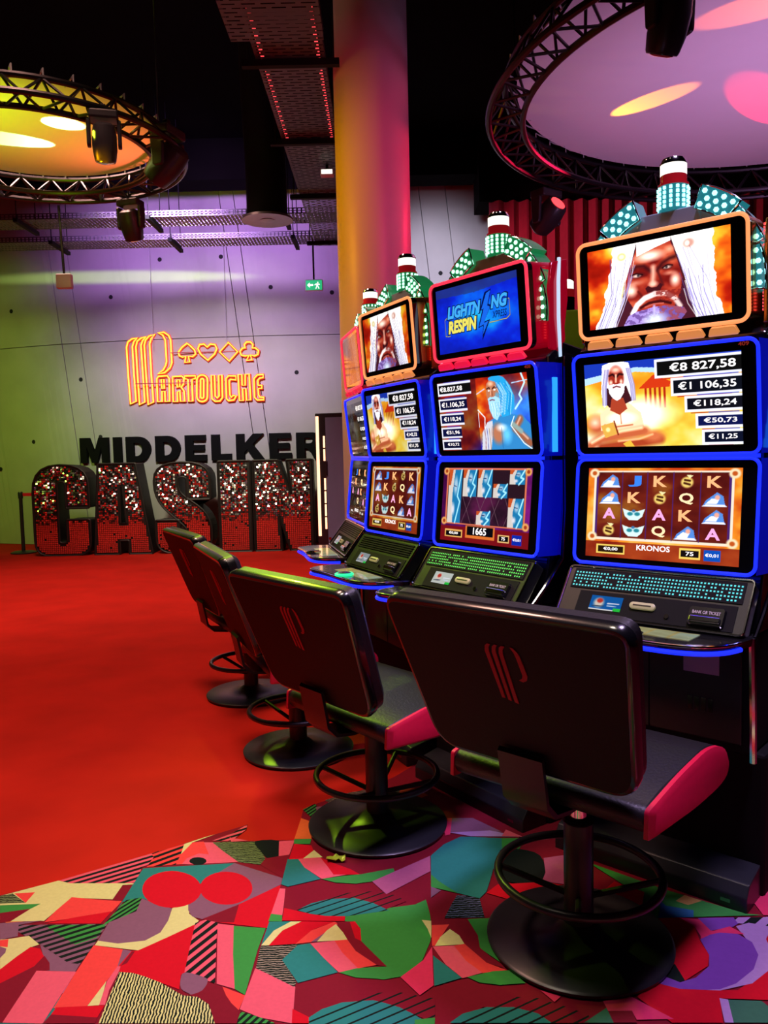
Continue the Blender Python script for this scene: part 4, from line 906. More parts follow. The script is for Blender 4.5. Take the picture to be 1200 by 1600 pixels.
def pic_blue(w, h):
    p = Pic(w, h, 12)
    t = p.noise(6, 5, 4)
    d = np.hypot((p.U - .54) * 1.1, (p.V - .5) * 1.25)
    p.a = p.ramp(t * .45 + np.clip(.62 - d, 0, 1) * .95, [(0, (.05, .08, .55)), (.3, (.05, .16, .88)), (.55, (.05, .42, .98)), (.75, (.10, .72, 1.0)), (1, (.5, .95, 1))])
    p.poly([(0, 0), (1, 0), (1, .10), (.5, .16), (0, .13)], (.16, .22, .45), .7)
    p.line([(.13, .45), (.10, .48), (.10, .73), (.16, .74)], .022, (.02, .03, .2)); p.line([(.13, .45), (.10, .48), (.10, .73), (.16, .74)], .01, (.85, .85, .5))
    p.line([(.84, .36), (.90, .37), (.90, .60), (.86, .64), (.66, .65)], .022, (.02, .03, .2)); p.line([(.84, .36), (.90, .37), (.90, .60), (.86, .64), (.66, .65)], .01, (.95, .9, .5))
    p.poly([(.62, .20), (.70, .17), (.66, .38), (.69, .40), (.60, .62), (.67, .60), (.56, .90), (.58, .68), (.52, .70), (.58, .45), (.55, .46)], (.02, .05, .30))
    p.poly([(.64, .22), (.69, .19), (.645, .40), (.675, .42), (.595, .64), (.65, .62), (.575, .80), (.59, .66), (.535, .68), (.60, .43), (.57, .44)], (.10, .42, .95))
    return p

def draw_symbol(p, kind, x0, y0, x1, y1):
    cx, cy, w, h = (x0 + x1) / 2, (y0 + y1) / 2, x1 - x0, y1 - y0
    q = lambda l: [(cx + a * w, cy + b * h) for a, b in l]
    if kind == 'w':
        p.poly(q([(-.45, .42), (-.35, .1), (-.1, -.2), (.1, -.45), (.35, -.2), (.42, .3), (.48, .42)]), (.35, .58, .92))
        p.poly(q([(-.35, .3), (-.1, -.05), (.2, .0), (.1, .3)]), (1, 1.02, 1.1)); p.ell(cx + .12 * w, cy - .12 * h, .13 * w, .2 * h, (1.05, .7, .6), .5)
        p.poly(q([(-.5, .46), (-.3, .32), (.4, .32), (.5, .46)]), (1, 1, 1.1))
    elif kind == 'm':
        p.poly(q([(-.5, -.35), (-.2, -.2), (.2, -.2), (.5, -.35), (.4, .15), (.2, .42), (-.2, .42), (-.4, .15)]), (.90, 1.0, 1.0))
        p.ell(cx - .16 * w, cy, .16 * w, .16 * h, (.15, .55, .62), .4); p.ell(cx + .16 * w, cy, .16 * w, .16 * h, (.15, .55, .62), .4)
        p.ell(cx, cy - .2 * h, .1 * w, .12 * h, (.25, .5, .7), .4)
    elif kind == 'b':
        p.ell(cx, cy + .05 * h, .3 * w, .42 * h, (.98, .85, .45), .3); p.line(q([(-.1, -.1), (.12, -.05)]), .03, (.3, .12, .05)); p.line(q([(-.12, .1), (.12, .2)]), .03, (.3, .12, .05))
        p.poly(q([(-.05, -.45), (.25, -.4), (.1, -.2)]), (1, .95, .7))
    elif kind == 'z':
        p.rect(x0, y0, x1, y1, (.12, .52, .75))
        p.poly(q([(-.5, -.5), (-.05, -.5), (-.2, .0), (-.1, .5), (-.5, .5)]), (.92, .88, .85)); p.poly(q([(-.5, -.5), (-.2, -.5), (-.35, -.2), (-.5, -.2)]), (.85, .35, .15))
        p.ell(cx + .05 * w, cy - .2 * h, .2 * w, .22 * h, (.70, .85, .95), .6); p.line(q([(-.1, -.2), (.1, -.18)]), .015, (.1, .15, .4))
        p.line(q([(.45, -.5), (.2, 0), (.4, .1), (.1, .5)]), .03, (.75, 1.05, 1.15)); p.ell(cx - .1 * w, cy + .25 * h, .18 * w, .16 * h, (.95, .95, 1), .7)

REELS1 = ['wJKbK', 'wKbQw', 'AmAKw', 'bmQwA']
def pic_reels(w, h, grid, seed=21):
    p = Pic(w, h, seed)
    t = p.noise(5, 4, 4)
    p.a = p.ramp(t, [(.2, (.80, .22, .05)), (.5, (1, .6, .15)), (.8, (1, .9, .5))])
    p.rect(.045, .03, .955, .80, (1.0, .94, .85)); p.rect(.06, .05, .94, .775, (.30, .14, .45))
    p.mix(((p.U > .075) & (p.U < .925) & (p.V > .05) & (p.V < .775)) * 1.0, p.ramp(t, [(.2, (.30, .06, .06)), (.55, (.46, .13, .08)), (.8, (.62, .36, .12))]))
    for k in range(1, 5):
        p.line([(.075 + .17 * k, .05), (.075 + .17 * k, .775)], .012, (.30, .14, .42))
    for r_, row in enumerate(grid):
        for c_, ch in enumerate(row):
            if ch in 'wmbz':
                draw_symbol(p, ch, .085 + .17 * c_, .065 + .18 * r_, .235 + .17 * c_, .225 + .18 * r_)
    for cx, cy in ((.045, .06), (.955, .06), (.045, .77), (.955, .77)):
        p.ell(cx, cy, .04, .06, (1, .92, .75), .3); p.ell(cx, cy, .02, .03, (.8, .35, .12), .4)
    p.rect(0, .82, 1, 1, (.55, .13, .06)); p.mix((p.V > .82) * .4, p.ramp(t, [(.2, (.4, .05, .03)), (.8, (.95, .5, .2))]))
    p.rect(.08, .855, .28, .955, (1, .85, .4)); p.rect(.09, .872, .27, .938, (.16, .09, .03))
    p.rect(.64, .845, .77, .955, (1, .85, .4)); p.rect(.65, .865, .76, .935, (.08, .05, .05)); p.rect(.79, .85, .89, .96, (.05, .32, .75))
    return p

def pic_reels_storm(w, h):
    p = Pic(w, h, 31)
    t = p.noise(5, 4, 4)
    p.a = p.ramp(t * .7 + p.U * .3, [(.2, (.25, .03, .25)), (.5, (.42, .08, .42)), (.8, (.65, .15, .65))])
    p.rect(.05, .01, .95, .76, (.95, .5, .35)); p.rect(.065, .03, .935, .745, (.18, .09, .14))
    p.mix(((p.U > .22) & (p.U < .78) & (p.V > .38) & (p.V < .745)) * .8, p.ramp(t, [(.3, (.16, .07, .14)), (.7, (.42, .12, .32))]))
    for k in range(4):
        p.line([(.25 + .16 * k, .38), (.36 + .16 * k, .74)], .008, (.5, .35, .42)); p.line([(.36 + .16 * k, .38), (.25 + .16 * k, .74)], .008, (.5, .35, .42))
    W = .174
    for c_, r0, r1 in ((0, 0, 4), (1, 0, 2), (2, 0, 2), (3, 1, 2), (4, 0, 1), (4, 2, 4), (2, 3, 4)):
        x0 = .068 + W * c_
        draw_symbol(p, 'z', x0 + .008, .03 + .179 * r0, x0 + W - .008, .03 + .179 * r1)
    for cx, cy in ((.04, .05), (.96, .05), (.04, .73), (.96, .73)):
        p.ell(cx, cy, .04, .06, (1, .72, .4), .3); p.ell(cx, cy, .02, .03, (.7, .25, .12), .4)
    p.rect(0, .79, 1, 1, (.52, .06, .10))
    p.rect(.06, .84, .27, .94, (1, .75, .4)); p.rect(.07, .857, .26, .923, (.03, .02, .05))
    p.rect(.31, .77, .64, .93, (.95, .5, .2)); p.rect(.325, .775, .625, .90, (.03, .03, .06)); p.rect(.68, .85, .80, .95, (1, .8, .5)); p.rect(.69, .867, .79, .933, (.03, .02, .05)); p.rect(.83, .84, .93, .96, (.05, .18, .72))
    return p

def pic_card(w, h, c):
    p = Pic(w, h, 41)
    p.a[:] = c
    p.ell(.28, .5, .2, .42, (.85, .8, .75), .5); p.ell(.3, .35, .12, .2, (.75, .2, .15), .4); p.line([(.1, .75), (.45, .7)], .1, (.2, .25, .35))
    p.line([(.55, .5), (.9, .48)], .08, (.95, .95, 1)); p.line([(.55, .66), (.85, .64)], .05, (.8, .9, 1)); p.rect(.76, .78, 1, 1, (.15, .75, .25)); p.rect(0, .93, .76, 1, (.9, .9, .9))
    return p

def pic_deck(w, h):
    p = Pic(w, h, 43)
    t = p.noise(8, 2, 3)
    p.a = p.ramp(t, [(.2, (.62, .5, .25)), (.5, (.80, .72, .45)), (.8, (.72, .70, .60))])
    for k in range(5):
        p.rect(.02 + .2 * k, .08, .19 + .2 * k, .92, (.82 - .05 * k, .74, .40 + .08 * k), .6)
    return p

SCREENMAT = {}
def screen_mat(gain):
    if gain in SCREENMAT: return SCREENMAT[gain]
    m = bpy.data.materials.new('lit_screen')
    m.use_nodes = True
    b = m.node_tree.nodes['Principled BSDF']
    at = m.node_tree.nodes.new('ShaderNodeAttribute')
    at.attribute_name = 'picture'
    b.inputs['Base Color'].default_value = (0.003, 0.003, 0.004, 1)
    b.inputs['Roughness'].default_value = 0.06
    m.node_tree.links.new(at.outputs['Color'], b.inputs['Emission Color'])
    b.inputs['Emission Strength'].default_value = gain
    m.cycles.emission_sampling = 'NONE'
    SCREENMAT[gain] = m
    return m

def display(name, pic, x0, x1, v0, v1, T, n0, parent, gain=1.0):
    """a lit screen: a grid of corners carrying the picture's colours"""
    h, w = pic.h, pic.w
    lin = pic.linear()
    xs = np.linspace(x0, x1, w); vv = np.linspace(v1, v0, h)
    verts = [T(x, v, n0) for v in vv for x in xs]
    idx = np.arange(h * w).reshape(h, w)
    fc = np.stack([idx[1:, :-1], idx[1:, 1:], idx[:-1, 1:], idx[:-1, :-1]], -1).reshape(-1, 4)
    me = bpy.data.meshes.new(name)
    me.from_pydata(verts, [], fc.tolist())
    ca = me.color_attributes.new('picture', 'FLOAT_COLOR', 'POINT')
    col = np.concatenate([lin.reshape(-1, 3), np.ones((h * w, 1))], 1).astype(np.float32)
    ca.data.foreach_set('color', col.ravel())
    me.materials.append(screen_mat(gain))
    return link(name, me, parent)
# ------------------------------------------------------------------ slot machines
# local axes: x to the player's right, -y towards the player, z up; o below is the distance forward of the screen crease
UT, CR, LB, TT, TB = (.038, 1.784), (.0, 1.417), (.038, 1.036), (.055, 2.16), (.03, 1.826)
PT, PB = (.045, 1.028), (.16, .876)

def plane(bot, top):
    d = Vector((0, -(top[0] - bot[0]), top[1] - bot[1]))
    L = d.length
    d.normalize()
    nrm = Vector((1, 0, 0)).cross(d)          # forward
    o = Vector((0, -bot[0], bot[1]))
    def T(x, v, n):
        q = o + Vector((x, 0, 0)) + d * v + nrm * n
        return (q.x, q.y, q.z)
    return T, L

def framed_screen(root, name, bot, top, w, rim, pic, disp, gain, rim_r=.006, depth=.03):
    """black glass in a glowing tube frame; disp = left, right, bottom, top margins as shares"""
    T, L = plane(bot, top)
    out = rrect(w - .012, L - .012, .028)
    g = MB(lambda x, v, n: T(x, v + L / 2, n))
    g.loops([[(x, v, -depth) for x, v in out], [(x, v, -.003) for x, v in out], [(x, v, 0) for x, v in inset(out, .004)]])
    glass = g.build(name, GLASS, root, False)
    t = MB()
    t.tube([T(x, v + L / 2, .002) for x, v in rrect(w - .014, L - .014, .03)], rim_r, 8, True)
    t.build('light_frame', rim, glass, True)
    x0, x1 = -w / 2 + disp[0] * w, w / 2 - disp[1] * w
    v0, v1 = disp[2] * L, L - disp[3] * L
    d = display('display', pic, x0, x1, v0, v1, T, .0012, glass, gain)
    def at(u, v, n=.0022):                     # picture coordinates, v downwards
        return T(x0 + (x1 - x0) * u, v1 - (v1 - v0) * v, n)
    return glass, at, T, L

def words(glass, at, items, m, name='lettering', n=.0022):
    mb = MB()
    for key, u0, v0, u1, v1 in items:
        put_text(mb, key, u0, v1, u1, v0, lambda a, b: at(a, b, n))
    return mb.build(name, m, glass)

def wedge(a0, a1, r0, r1, n=6):
    return [(r1 * math.sin(R(a0 + (a1 - a0) * k / n)), r1 * math.cos(R(a0 + (a1 - a0) * k / n))) for k in range(n + 1)] + \
           [(r0 * math.sin(R(a1 + (a0 - a1) * k / n)), r0 * math.cos(R(a1 + (a0 - a1) * k / n))) for k in range(n + 1)]

def make_machine(label, loc, deg, th):
    root = thing('slot_machine', label, 'slot machine', (loc[0], loc[1], 0.0), R(deg - 90), 'slot machines in a curved row')
    W, Wt = .64, .583
    # stand with a toe plate
    mb = MB(); mb.box(-.345, .345, -.02, .40, 0, .47)
    st = mb.build('stand', MATTE, root, False, .012)
    mb = MB(lambda x, o, z: (x, -o, z))
    mb.prism([(.02, .0), (.15, .0), (.15, .05), (.125, .085), (.02, .11)], -.335, .335, lambda u, v, h: (h, u, v))
    mb.build('toe_plate', SATIN, st, False, .004)
    mb = MB(); mb.box(.255, .285, -.1512, -.149, .022, .034); mb.build('levelling_bolt', DARKCHROME, st)
    # lower body and door
    mb = MB(); mb.box(-.315, .315, -.055, .42, .47, .855)
    body = mb.build('lower_body', MATTE, root, False, .01)
    mb = MB(); mb.box(-.285, .285, -.063, -.054, .50, .82); door = mb.build('belly_door', SATIN, root, False, .006)
    mb = MB(); mb.box(-.02, -.016, -.0645, -.06, .50, .82); mb.build('door_seam', MATTE, door)
    mb = MB(); mb.box(.10, .215, -.0655, -.062, .715, .80); mb.build('label_plate', PAPER if th['paper'] else BLUEPAPER, door)
    mb = MB()
    for k in range(4):
        mb.box(.115 + .022 * k, .13 + .022 * k, -.066, -.062, .59, .635)
    mb.build('vent_slots', DARKCHROME, door)
    for s in (-1, 1):
        mb = MB(); mb.tube([(s * .325, -.075, .46), (s * .328, -.09, .62), (s * .326, -.10, .86)], .011, 8)
        mb.build('chrome_post', CHROME, root, True)
    # main cabinet behind the screens
    prof = [(.02, .855), (-.02, 1.04), (-.035, 1.417), (-.02, 1.80), (-.10, 1.86), (-.42, 1.80), (-.46, 1.30), (-.42, .855)]
    mb = MB(lambda x, o, z: (x, -o, z))
    mb.prism(prof, -.318, .318, lambda u, v, h: (h, u, v))
    mb.build('cabinet', BLACK, root, False, .006)
    # glowing side panels and chrome rails
    for s in (-1, 1):
        for (a, b), nm in (((CR, UT), 'upper'), ((LB, CR), 'lower')):
            mb = MB()
            za, zb = a[1] + .008, b[1] - .008
            m_ = 8
            inner, outer = [], []
            for k in range(m_ + 1):
                t = k / m_
                o_ = a[0] + (b[0] - a[0]) * t
                z_ = za + (zb - za) * t
                bow = .010 * math.sin(math.pi * t)
                inner.append((s * (W / 2 - .004), -(o_ + .002), z_)); outer.append((s * (W / 2 + .012 + bow), -(o_ - .085), z_))
            for k in range(m_):
                q = (inner[k], outer[k], outer[k + 1], inner[k + 1])
                mb.quad(*(q if s > 0 else q[::-1]))
            for k in range(m_):
                q = (outer[k], (s * .318, .10, outer[k][2]), (s * .318, .10, outer[k + 1][2]), outer[k + 1])
                mb.quad(*(q if s > 0 else q[::-1]))
            mb.build('side_light', BLUEPANEL, root, True)
        mb = MB(); mb.box(*sorted((s * .330, s * .3385)), .030, .052, 1.44, 1.72); mb.build('light_bar', CYANBAR, root)
        mb = MB()
        mb.tube([(s * .338, .085, 1.80), (s * .344, .08, 1.60), (s * .338, .085, 1.417), (s * .344, .08, 1.22), (s * .338, .07, 1.03), (s * .335, -.02, .93), (s * .33, -.09, .86)], .0075, 8)
        mb.build('chrome_rail', CHROME, root, True)
    # the three screens
    up, at_u, T_u, L_u = framed_screen(root, 'upper_screen', CR, UT, W, BLUE, th['upper'], (.075, .09, .10, .11), th['gain'])
    lo, at_l, T_l, L_l = framed_screen(root, 'lower_screen', LB, CR, W, BLUE, th['lower'], (.08, .09, .08, .10), th['gain'] * .9)
    tp, at_t, T_t, L_t = framed_screen(root, 'top_screen', TB, TT, Wt, th['rim'], th['top'], (.075, .10, .11, .10), th['gain'], .0065)
    th['text'](up, at_u, lo, at_l, tp, at_t)
    mb = MB(); T_b, _ = plane(CR, (CR[0], CR[1] + .02)); mb.box(-.31, .31, -.008, .01, CR[1] - .006, CR[1] + .006); mb.build('crease_light', BLUE, root)
    # top box: coloured sides, led strips, wings, tiles under the screen
    mb = MB(lambda x, v, n: T_t(x, v + L_t / 2, n))
    o1 = rrect(Wt - .01, L_t - .012, .03)
    mb.loops([[(x * .96, v * .96, -.20) for x, v in o1], [(x, v, -.14) for x, v in o1], [(x, v, -.031) for x, v in o1]])
    mb.build('top_box', th['side'], root, True)
    for s in (-1, 1):
        mb = MB()
        for k in range(26):
            z = 1.87 + k * .0105
            mb.box(*sorted((s * .296, s * .302)), .055, .062, z, z + .006)
        o = mb.build('led_strip', LEDRED, root); o['kind'] = 'stuff'
        mb = MB(lambda x, y_, z: (x, y_, z))
        wing = [(.10, 1.81), (.035, 1.83), (.03, 2.05), (.045, 2.15), (.13, 2.17), (.135, 2.02)]
        mb.prism(wing, *sorted((s * .305, s * .318)), lambda u, v, h: (h, u, v))
        mb.build('side_wing', th['wing'], root, False, .003)
        mb = MB(); mb.tube([(s * .318, .09, 1.80), (s * .325, .075, 1.95), (s * .325, .075, 2.08), (s * .315, .09, 2.17)], .007, 8)
        mb.build('wing_rail', EDGEWHITE, root, True)
    for k in range(5):
        T_k, L_k = plane((UT[0] - .010, UT[1] + .012), (TB[0] + .012, TB[1] - .006))
        mb = MB(T_k)
        x0 = -.26 + k * .105
        mb.prism(round_poly([(x0, 0), (x0 + .095, 0), (x0 + .085, L_k), (x0 + .01, L_k)], .006, 3), -.01, .004, lambda u, v, h: (u, v, h))
        mb.build('light_tile', th['tile'], root)
    # fan shaped topper
    for k, (a0, a1, r1) in enumerate(((-96, -70, .315), (-69, -45, .33), (-44, -20, .345), (20, 44, .345), (45, 69, .33), (70, 96, .315))):
        r0 = r1 - .075
        c = (0, 1.965)
        mb = MB(lambda x, y_, z: (x, y_, z + c[1]))
        mb.prism(wedge(a0, a1, .08, r0), .045, .10, lambda u, v, h: (u, h, v))
        fan = mb.build('fan_panel', th['fan'], root)
        mb = MB(lambda x, y_, z: (x, y_, z + c[1]))
        mb.prism(wedge(a0, a1, r0, r1), .02, .105, lambda u, v, h: (u, h, v))
        mb.build('led_band', th['band'], fan)
        mb = MB()
        for q in range(3):
            for w_ in range(4 if q != 1 else 3):
                a = a0 + (a1 - a0) * ((w_ + .5) / 4 + (.125 if q == 1 else 0))
                rr = r0 + .016 + .021 * q
                x, z = rr * math.sin(R(a)), rr * math.cos(R(a)) + c[1]
                ring = [(x + .0085 * math.cos(R(60 * i)), z + .0085 * math.sin(R(60 * i))) for i in range(6)]
                mb.loops([[(u, .021, v) for u, v in ring], [(u, .016, v) for u, v in ring]])
        o = mb.build('led_dots', th['led'], fan); o['kind'] = 'stuff'
        mb = MB()
        mb.tube([(q[0], .022, q[1] + c[1]) for q in wedge(a0, a1, r0, r1)], .0035, 6, True)
        mb.build('chrome_edge', CHROME, fan, True)
    mb = MB(); mb.prism([(-.115, 2.13), (.115, 2.13), (.10, 2.235), (-.10, 2.235)], .04, .11, lambda u, v, h: (u, h, v))
    mb.build('fan_hub', th['fan'], root, False, .004)
    # signal beacon
    c = (0, .08)
    mb = MB(); mb.lathe([(.047, 2.235), (.047, 2.32)], 24, c); bc = mb.build('beacon_lamp', th['band'], root, True)
    mb = MB()
    for i in range(14):
        a = R(360 * i / 14)
        for k in range(5):
            z = 2.245 + k * .015
            mb.box(c[0] + .048 * math.cos(a) - .004, c[0] + .048 * math.cos(a) + .004, c[1] + .048 * math.sin(a) - .004, c[1] + .048 * math.sin(a) + .004, z, z + .010)
    o = mb.build('led_dots', th['led'], bc); o['kind'] = 'stuff'
    mb = MB(); mb.lathe([(.050, 2.32), (.050, 2.327), (.043, 2.327), (.043, 2.355)], 24, c); mb.build('red_lens', REDLENS, bc, True)
    mb = MB(); mb.lathe([(.043, 2.355), (.043, 2.39)], 24, c); mb.build('white_lens', WHITELAMP, bc, True)
    mb = MB(); mb.lathe([(.044, 2.39), (.044, 2.396), (.036, 2.41), (.012, 2.416)], 24, c); mb.build('cap', CHROME, bc, True)
    # slanted console panel
    T_p, L_p = plane(PB, PT)
    mb = MB(T_p)
    mb.loops([[(x, v + L_p / 2, -.05) for x, v in rrect(.635, L_p, .012)], [(x, v + L_p / 2, .0) for x, v in rrect(.635, L_p, .012)]])
    con = mb.build('console_panel', PLASTIC, root)
    mb = MB(); mb.tube([T_p(x, v + L_p / 2, .002) for x, v in rrect(.635, L_p, .014)], .004, 6, True); mb.build('chrome_trim', CHROME, con, True)
    if th['grille'] is None:
        for k in range(6):
            mb = MB(T_p); mb.box(-.285, .285, L_p * .58 + k * .0115, L_p * .58 + k * .0115 + .006, 0, .005); mb.build('grille_rib', MATTE, con)
    else:
        mb = MB(T_p); mb.box(-.295, .295, L_p * .55, L_p * .95, 0, .003); gr = mb.build('speaker_grille', MATTE, con)
        mb = MB(T_p)
        rg = random.Random(5)
        for i in range(50):
            for k in range(5):
                if rg.random() < .10: continue
                x, v = -.284 + i * .0116, L_p * .60 + k * .0128
                mb.quad(*[(x + .0042 * math.cos(R(45 + 90 * q)), v + .0042 * math.sin(R(45 + 90 * q)), .0038) for q in range(4)])
        o = mb.build('led_dots', th['grille'], gr); o['kind'] = 'stuff'
    mb = MB(T_p); mb.box(-.25, .285, .006, L_p * .50, .0, .0025); pl = mb.build('service_plate', MATTE, con)
    display('card_display', th['card'], -.20, -.085, L_p * .14, L_p * .42, T_p, .004, con, .9)
    mb = MB(T_p)
    ov = rrect(.088, .024, .0119); 
    mb.loops([[(x - .012, v + L_p * .30, .002) for x, v in ov], [(x - .012, v + L_p * .30, .010) for x, v in ov], [(x * .9 - .012, v * .7 + L_p * .30, .012) for x, v in ov]])
    cs = mb.build('card_slot', SLOTBEZEL, con, True)
    mb = MB(T_p); mb.box(-.043, .019, L_p * .30 - .0025, L_p * .30 + .0025, .011, .0128); mb.build('slot_opening', TXTBLACK, cs)
    mb = MB(T_p); mb.loops([[(.075 + .008 * math.cos(R(30 * k)), L_p * .17 + .008 * math.sin(R(30 * k)), n_) for k in range(12)] for n_ in (.002, .007)]); mb.build('key_lock', CHROME, con, True)
    mb = MB(T_p); mb.loops([[(x + .20, v + L_p * .24, .002) for x, v in rrect(.115, .066, .008)], [(x + .20, v + L_p * .24, .014) for x, v in rrect(.108, .060, .008)]])
    ba = mb.build('banknote_reader', BLACK, con, False)
    mb = MB(T_p); mb.box(.152, .248, L_p * .24 - .024, L_p * .24 - .004, .014, .022); mb.build('note_mouth', CHROME, ba, False, .003)
    mb = MB(); put_text(mb, 'bank', .156, L_p * .24 + .006, .244, L_p * .24 + .017, lambda a, b: T_p(a, b, .0148)); mb.build('lettering', PAPER, ba)
    # button deck
    ol = round_poly([(-.335, .10), (-.37, .27), (-.31, .37), (-.12, .345), (.20, .345), (.31, .27), (.335, .10)], [.02, .07, .06, .08, .10, .08, .02], 6)
    mb = MB(lambda x, o, z: (x, -o, z))
    mb.loops([[(x, y_, .838) for x, y_ in inset(ol, -.004)], [(x, y_, .862) for x, y_ in ol], [(x, y_, .868) for x, y_ in inset(ol, -.008)]])
    dk = mb.build('button_deck', BLACK, root, False)
    rim = [q for q in ol if q[1] > .12]
    mb = MB(); mb.tube([(x, -o_, .842) for x, o_ in rim], .0075, 8); mb.build('light_edge', BLUE, dk, True)
    mb = MB(); mb.tube([(x, -o_, .862) for x, o_ in rim], .005, 8); mb.build('chrome_edge', CHROME, dk, True)
    TD = lambda x, v, n: (x, -v, .868 + n)
    display('button_display', th['deck'], -.17, .20, .28, .185, TD, .0015, dk, .6)
    mb = MB(); mb.lathe([(.046, .868), (.046, .876), (.038, .880), (.034, .876)], 28, (.02, -.305)); sb = mb.build('spin_button', CHROME if not th['ring'] else th['ring'], dk, True)
    mb = MB(); mb.lathe([(.033, .870), (.033, .879), (.026, .882)], 24, (.02, -.305)); mb.build('button_cap', BLACK, sb, True)
    return root

def amounts(keys, boxes, spans, glass, at):
    for k, (x0, y0, x1, y1, c), (a, b) in zip(keys, boxes, spans):
        words(glass, at, [(k, a, y0 + .022, b, y1 - .022)], TXTWHITE, 'jackpot_amount')

def reel_words(glass, at, grid):
    by = {}
    for r_, row in enumerate(grid):
        for c_, ch in enumerate(row):
            if ch in 'KJAQ':
                by.setdefault(ch, []).append((ch, .115 + .17 * c_, .085 + .18 * r_, .205 + .17 * c_, .205 + .18 * r_))
    for ch, it in by.items():
      for one in it:
        words(glass, at, [one], dict(K=TXTORANGE, J=TXTBLUE, A=TXTPINK, Q=TXTGOLD)[ch], 'reel_symbol')
    for one in (('credit', .13, .885, .23, .925), ('bet', .68, .88, .73, .922), ('pine', .36, .84, .58, .90)):
        words(glass, at, [one], TXTWHITE, 'lettering')
    words(glass, at, [('denom', .80, .885, .88, .925)], TXTWHITE, 'lettering')

def text_titan(keys, number=None):
    def f(up, au, lo, al, tp, at):
        amounts(keys, BOX_R, TXT_R, up, au)
        reel_words(lo, al, REELS1)
        if number: words(up, au, [(number, .985, -.09, 1.045, -.045)], TXTRED, 'machine_number')
    return f
def text_storm(up, au, lo, al, tp, at):
    amounts(('b1', 'b2', 'a3', 'b4', 'b5'), BOX_L, TXT_L, up, au)
    words(up, au, [('n408', .985, -.09, 1.045, -.045)], TXTRED, 'machine_number')
    for one in (('credit', .11, .87, .22, .91), ('win', .40, .79, .55, .885), ('bet', .72, .88, .76, .92), ('denom', .84, .88, .92, .92)):
        words(lo, al, [one], TXTWHITE)
    for one in (('lightning_a_out', .125, .275, .585, .495), ('lightning_b_out', .675, .255, .90, .475)):
        words(tp, at, [one], TXTNAVY, 'logo_outline')
    for one in (('lightning_a', .14, .290, .57, .480), ('lightning_b', .69, .270, .885, .460)):
        words(tp, at, [one], TXTCYAN, 'logo_lettering', .003)
    words(tp, at, [('respin_out', .125, .495, .525, .725)], TXTNAVY, 'logo_outline')
    words(tp, at, [('respin', .14, .51, .51, .71)], TXTYELLOW, 'logo_lettering', .003)
    words(tp, at, [('xpress', .70, .50, .87, .60)], TXTNAVY, 'logo_lettering')

def theme(kind, res, **kw):
    w, h = res, int(res * .5625)
    d = dict(rim=ORANGE, tile=AMBERTILE, side=GOLD, wing=GOLD, fan=TOPGREY, band=BANDCYAN, led=LEDCYAN, grille=None, paper=True, ring=None, gain=1.0,
             deck=pic_deck(40, 12))
    d.update(kw)
    if kind == 'titan':
        d['top'], d['upper'], d['lower'] = pic_face(w, h), pic_titan_right(w, h), pic_reels(w, h, REELS1)
    else:
        d['top'], d['upper'], d['lower'] = pic_blue(w, h), pic_storm(w, h), pic_reels_storm(w, h)
    return d

BTNGREEN = mat('green_lit_ring', (0.02, 0.4, 0.2), 0.3, 0, emit=(0.02, 0.85, 0.35), power=1.2)
GRILLECYAN = mat('cyan_grille_led', (0.05, 0.3, 0.3), 0.4, 0, emit=(0.05, 0.62, 0.60), power=1.0, sample='NONE')
GRILLEGREEN = mat('green_grille_led', (0.05, 0.3, 0.05), 0.4, 0, emit=(0.10, 0.75, 0.12), power=1.0, sample='NONE')
make_machine('largest slot machine with gold-rimmed bearded face screen and cyan topper lights', (.9445, 2.709), 47.82,
             theme('titan', 330, text=text_titan(('a1', 'a2', 'a3', 'a4', 'a5'), 'n409'), grille=GRILLECYAN, card=pic_card(60, 22, (.05, .35, .65)), gain=1.15))
make_machine('slot machine with a red-rimmed blue LIGHTNING RESPIN top screen', (.4274, 3.294), 35.2,
             theme('storm', 240, text=text_storm, rim=REDLIGHT, tile=REDTILE, side=REDSIDE, wing=REDSIDE, fan=TOPOLIVE, band=BANDGREEN, led=LEDGREEN,
                   grille=GRILLEGREEN, card=pic_card(48, 18, (.75, .78, .75)), gain=1.0))
make_machine('slot machine with a bearded face screen and green lit button, left of LIGHTNING RESPIN', (.068, 3.97), 25.6,
             theme('titan', 130, text=text_titan(('a1', 'a2', 'a3', 'c4', 'c5')), fan=TOPGREY, band=BANDGREEN, led=LEDGREEN, paper=False, ring=BTNGREEN,
                   card=pic_card(40, 15, (.55, .58, .6)), gain=.8))
make_machine('slot machine seen almost edge-on next to the column, its dark screens reflecting the neon', (-.13, 4.80), 12.0,
             theme('titan', 60, text=text_titan(('a1', 'a2', 'a3', 'c4', 'c5')), rim=REDLIGHT, tile=REDTILE, side=REDSIDE, fan=TOPGREY, band=BANDGREEN, led=LEDGREEN,
                   card=pic_card(30, 12, (.5, .5, .5)), gain=.04))
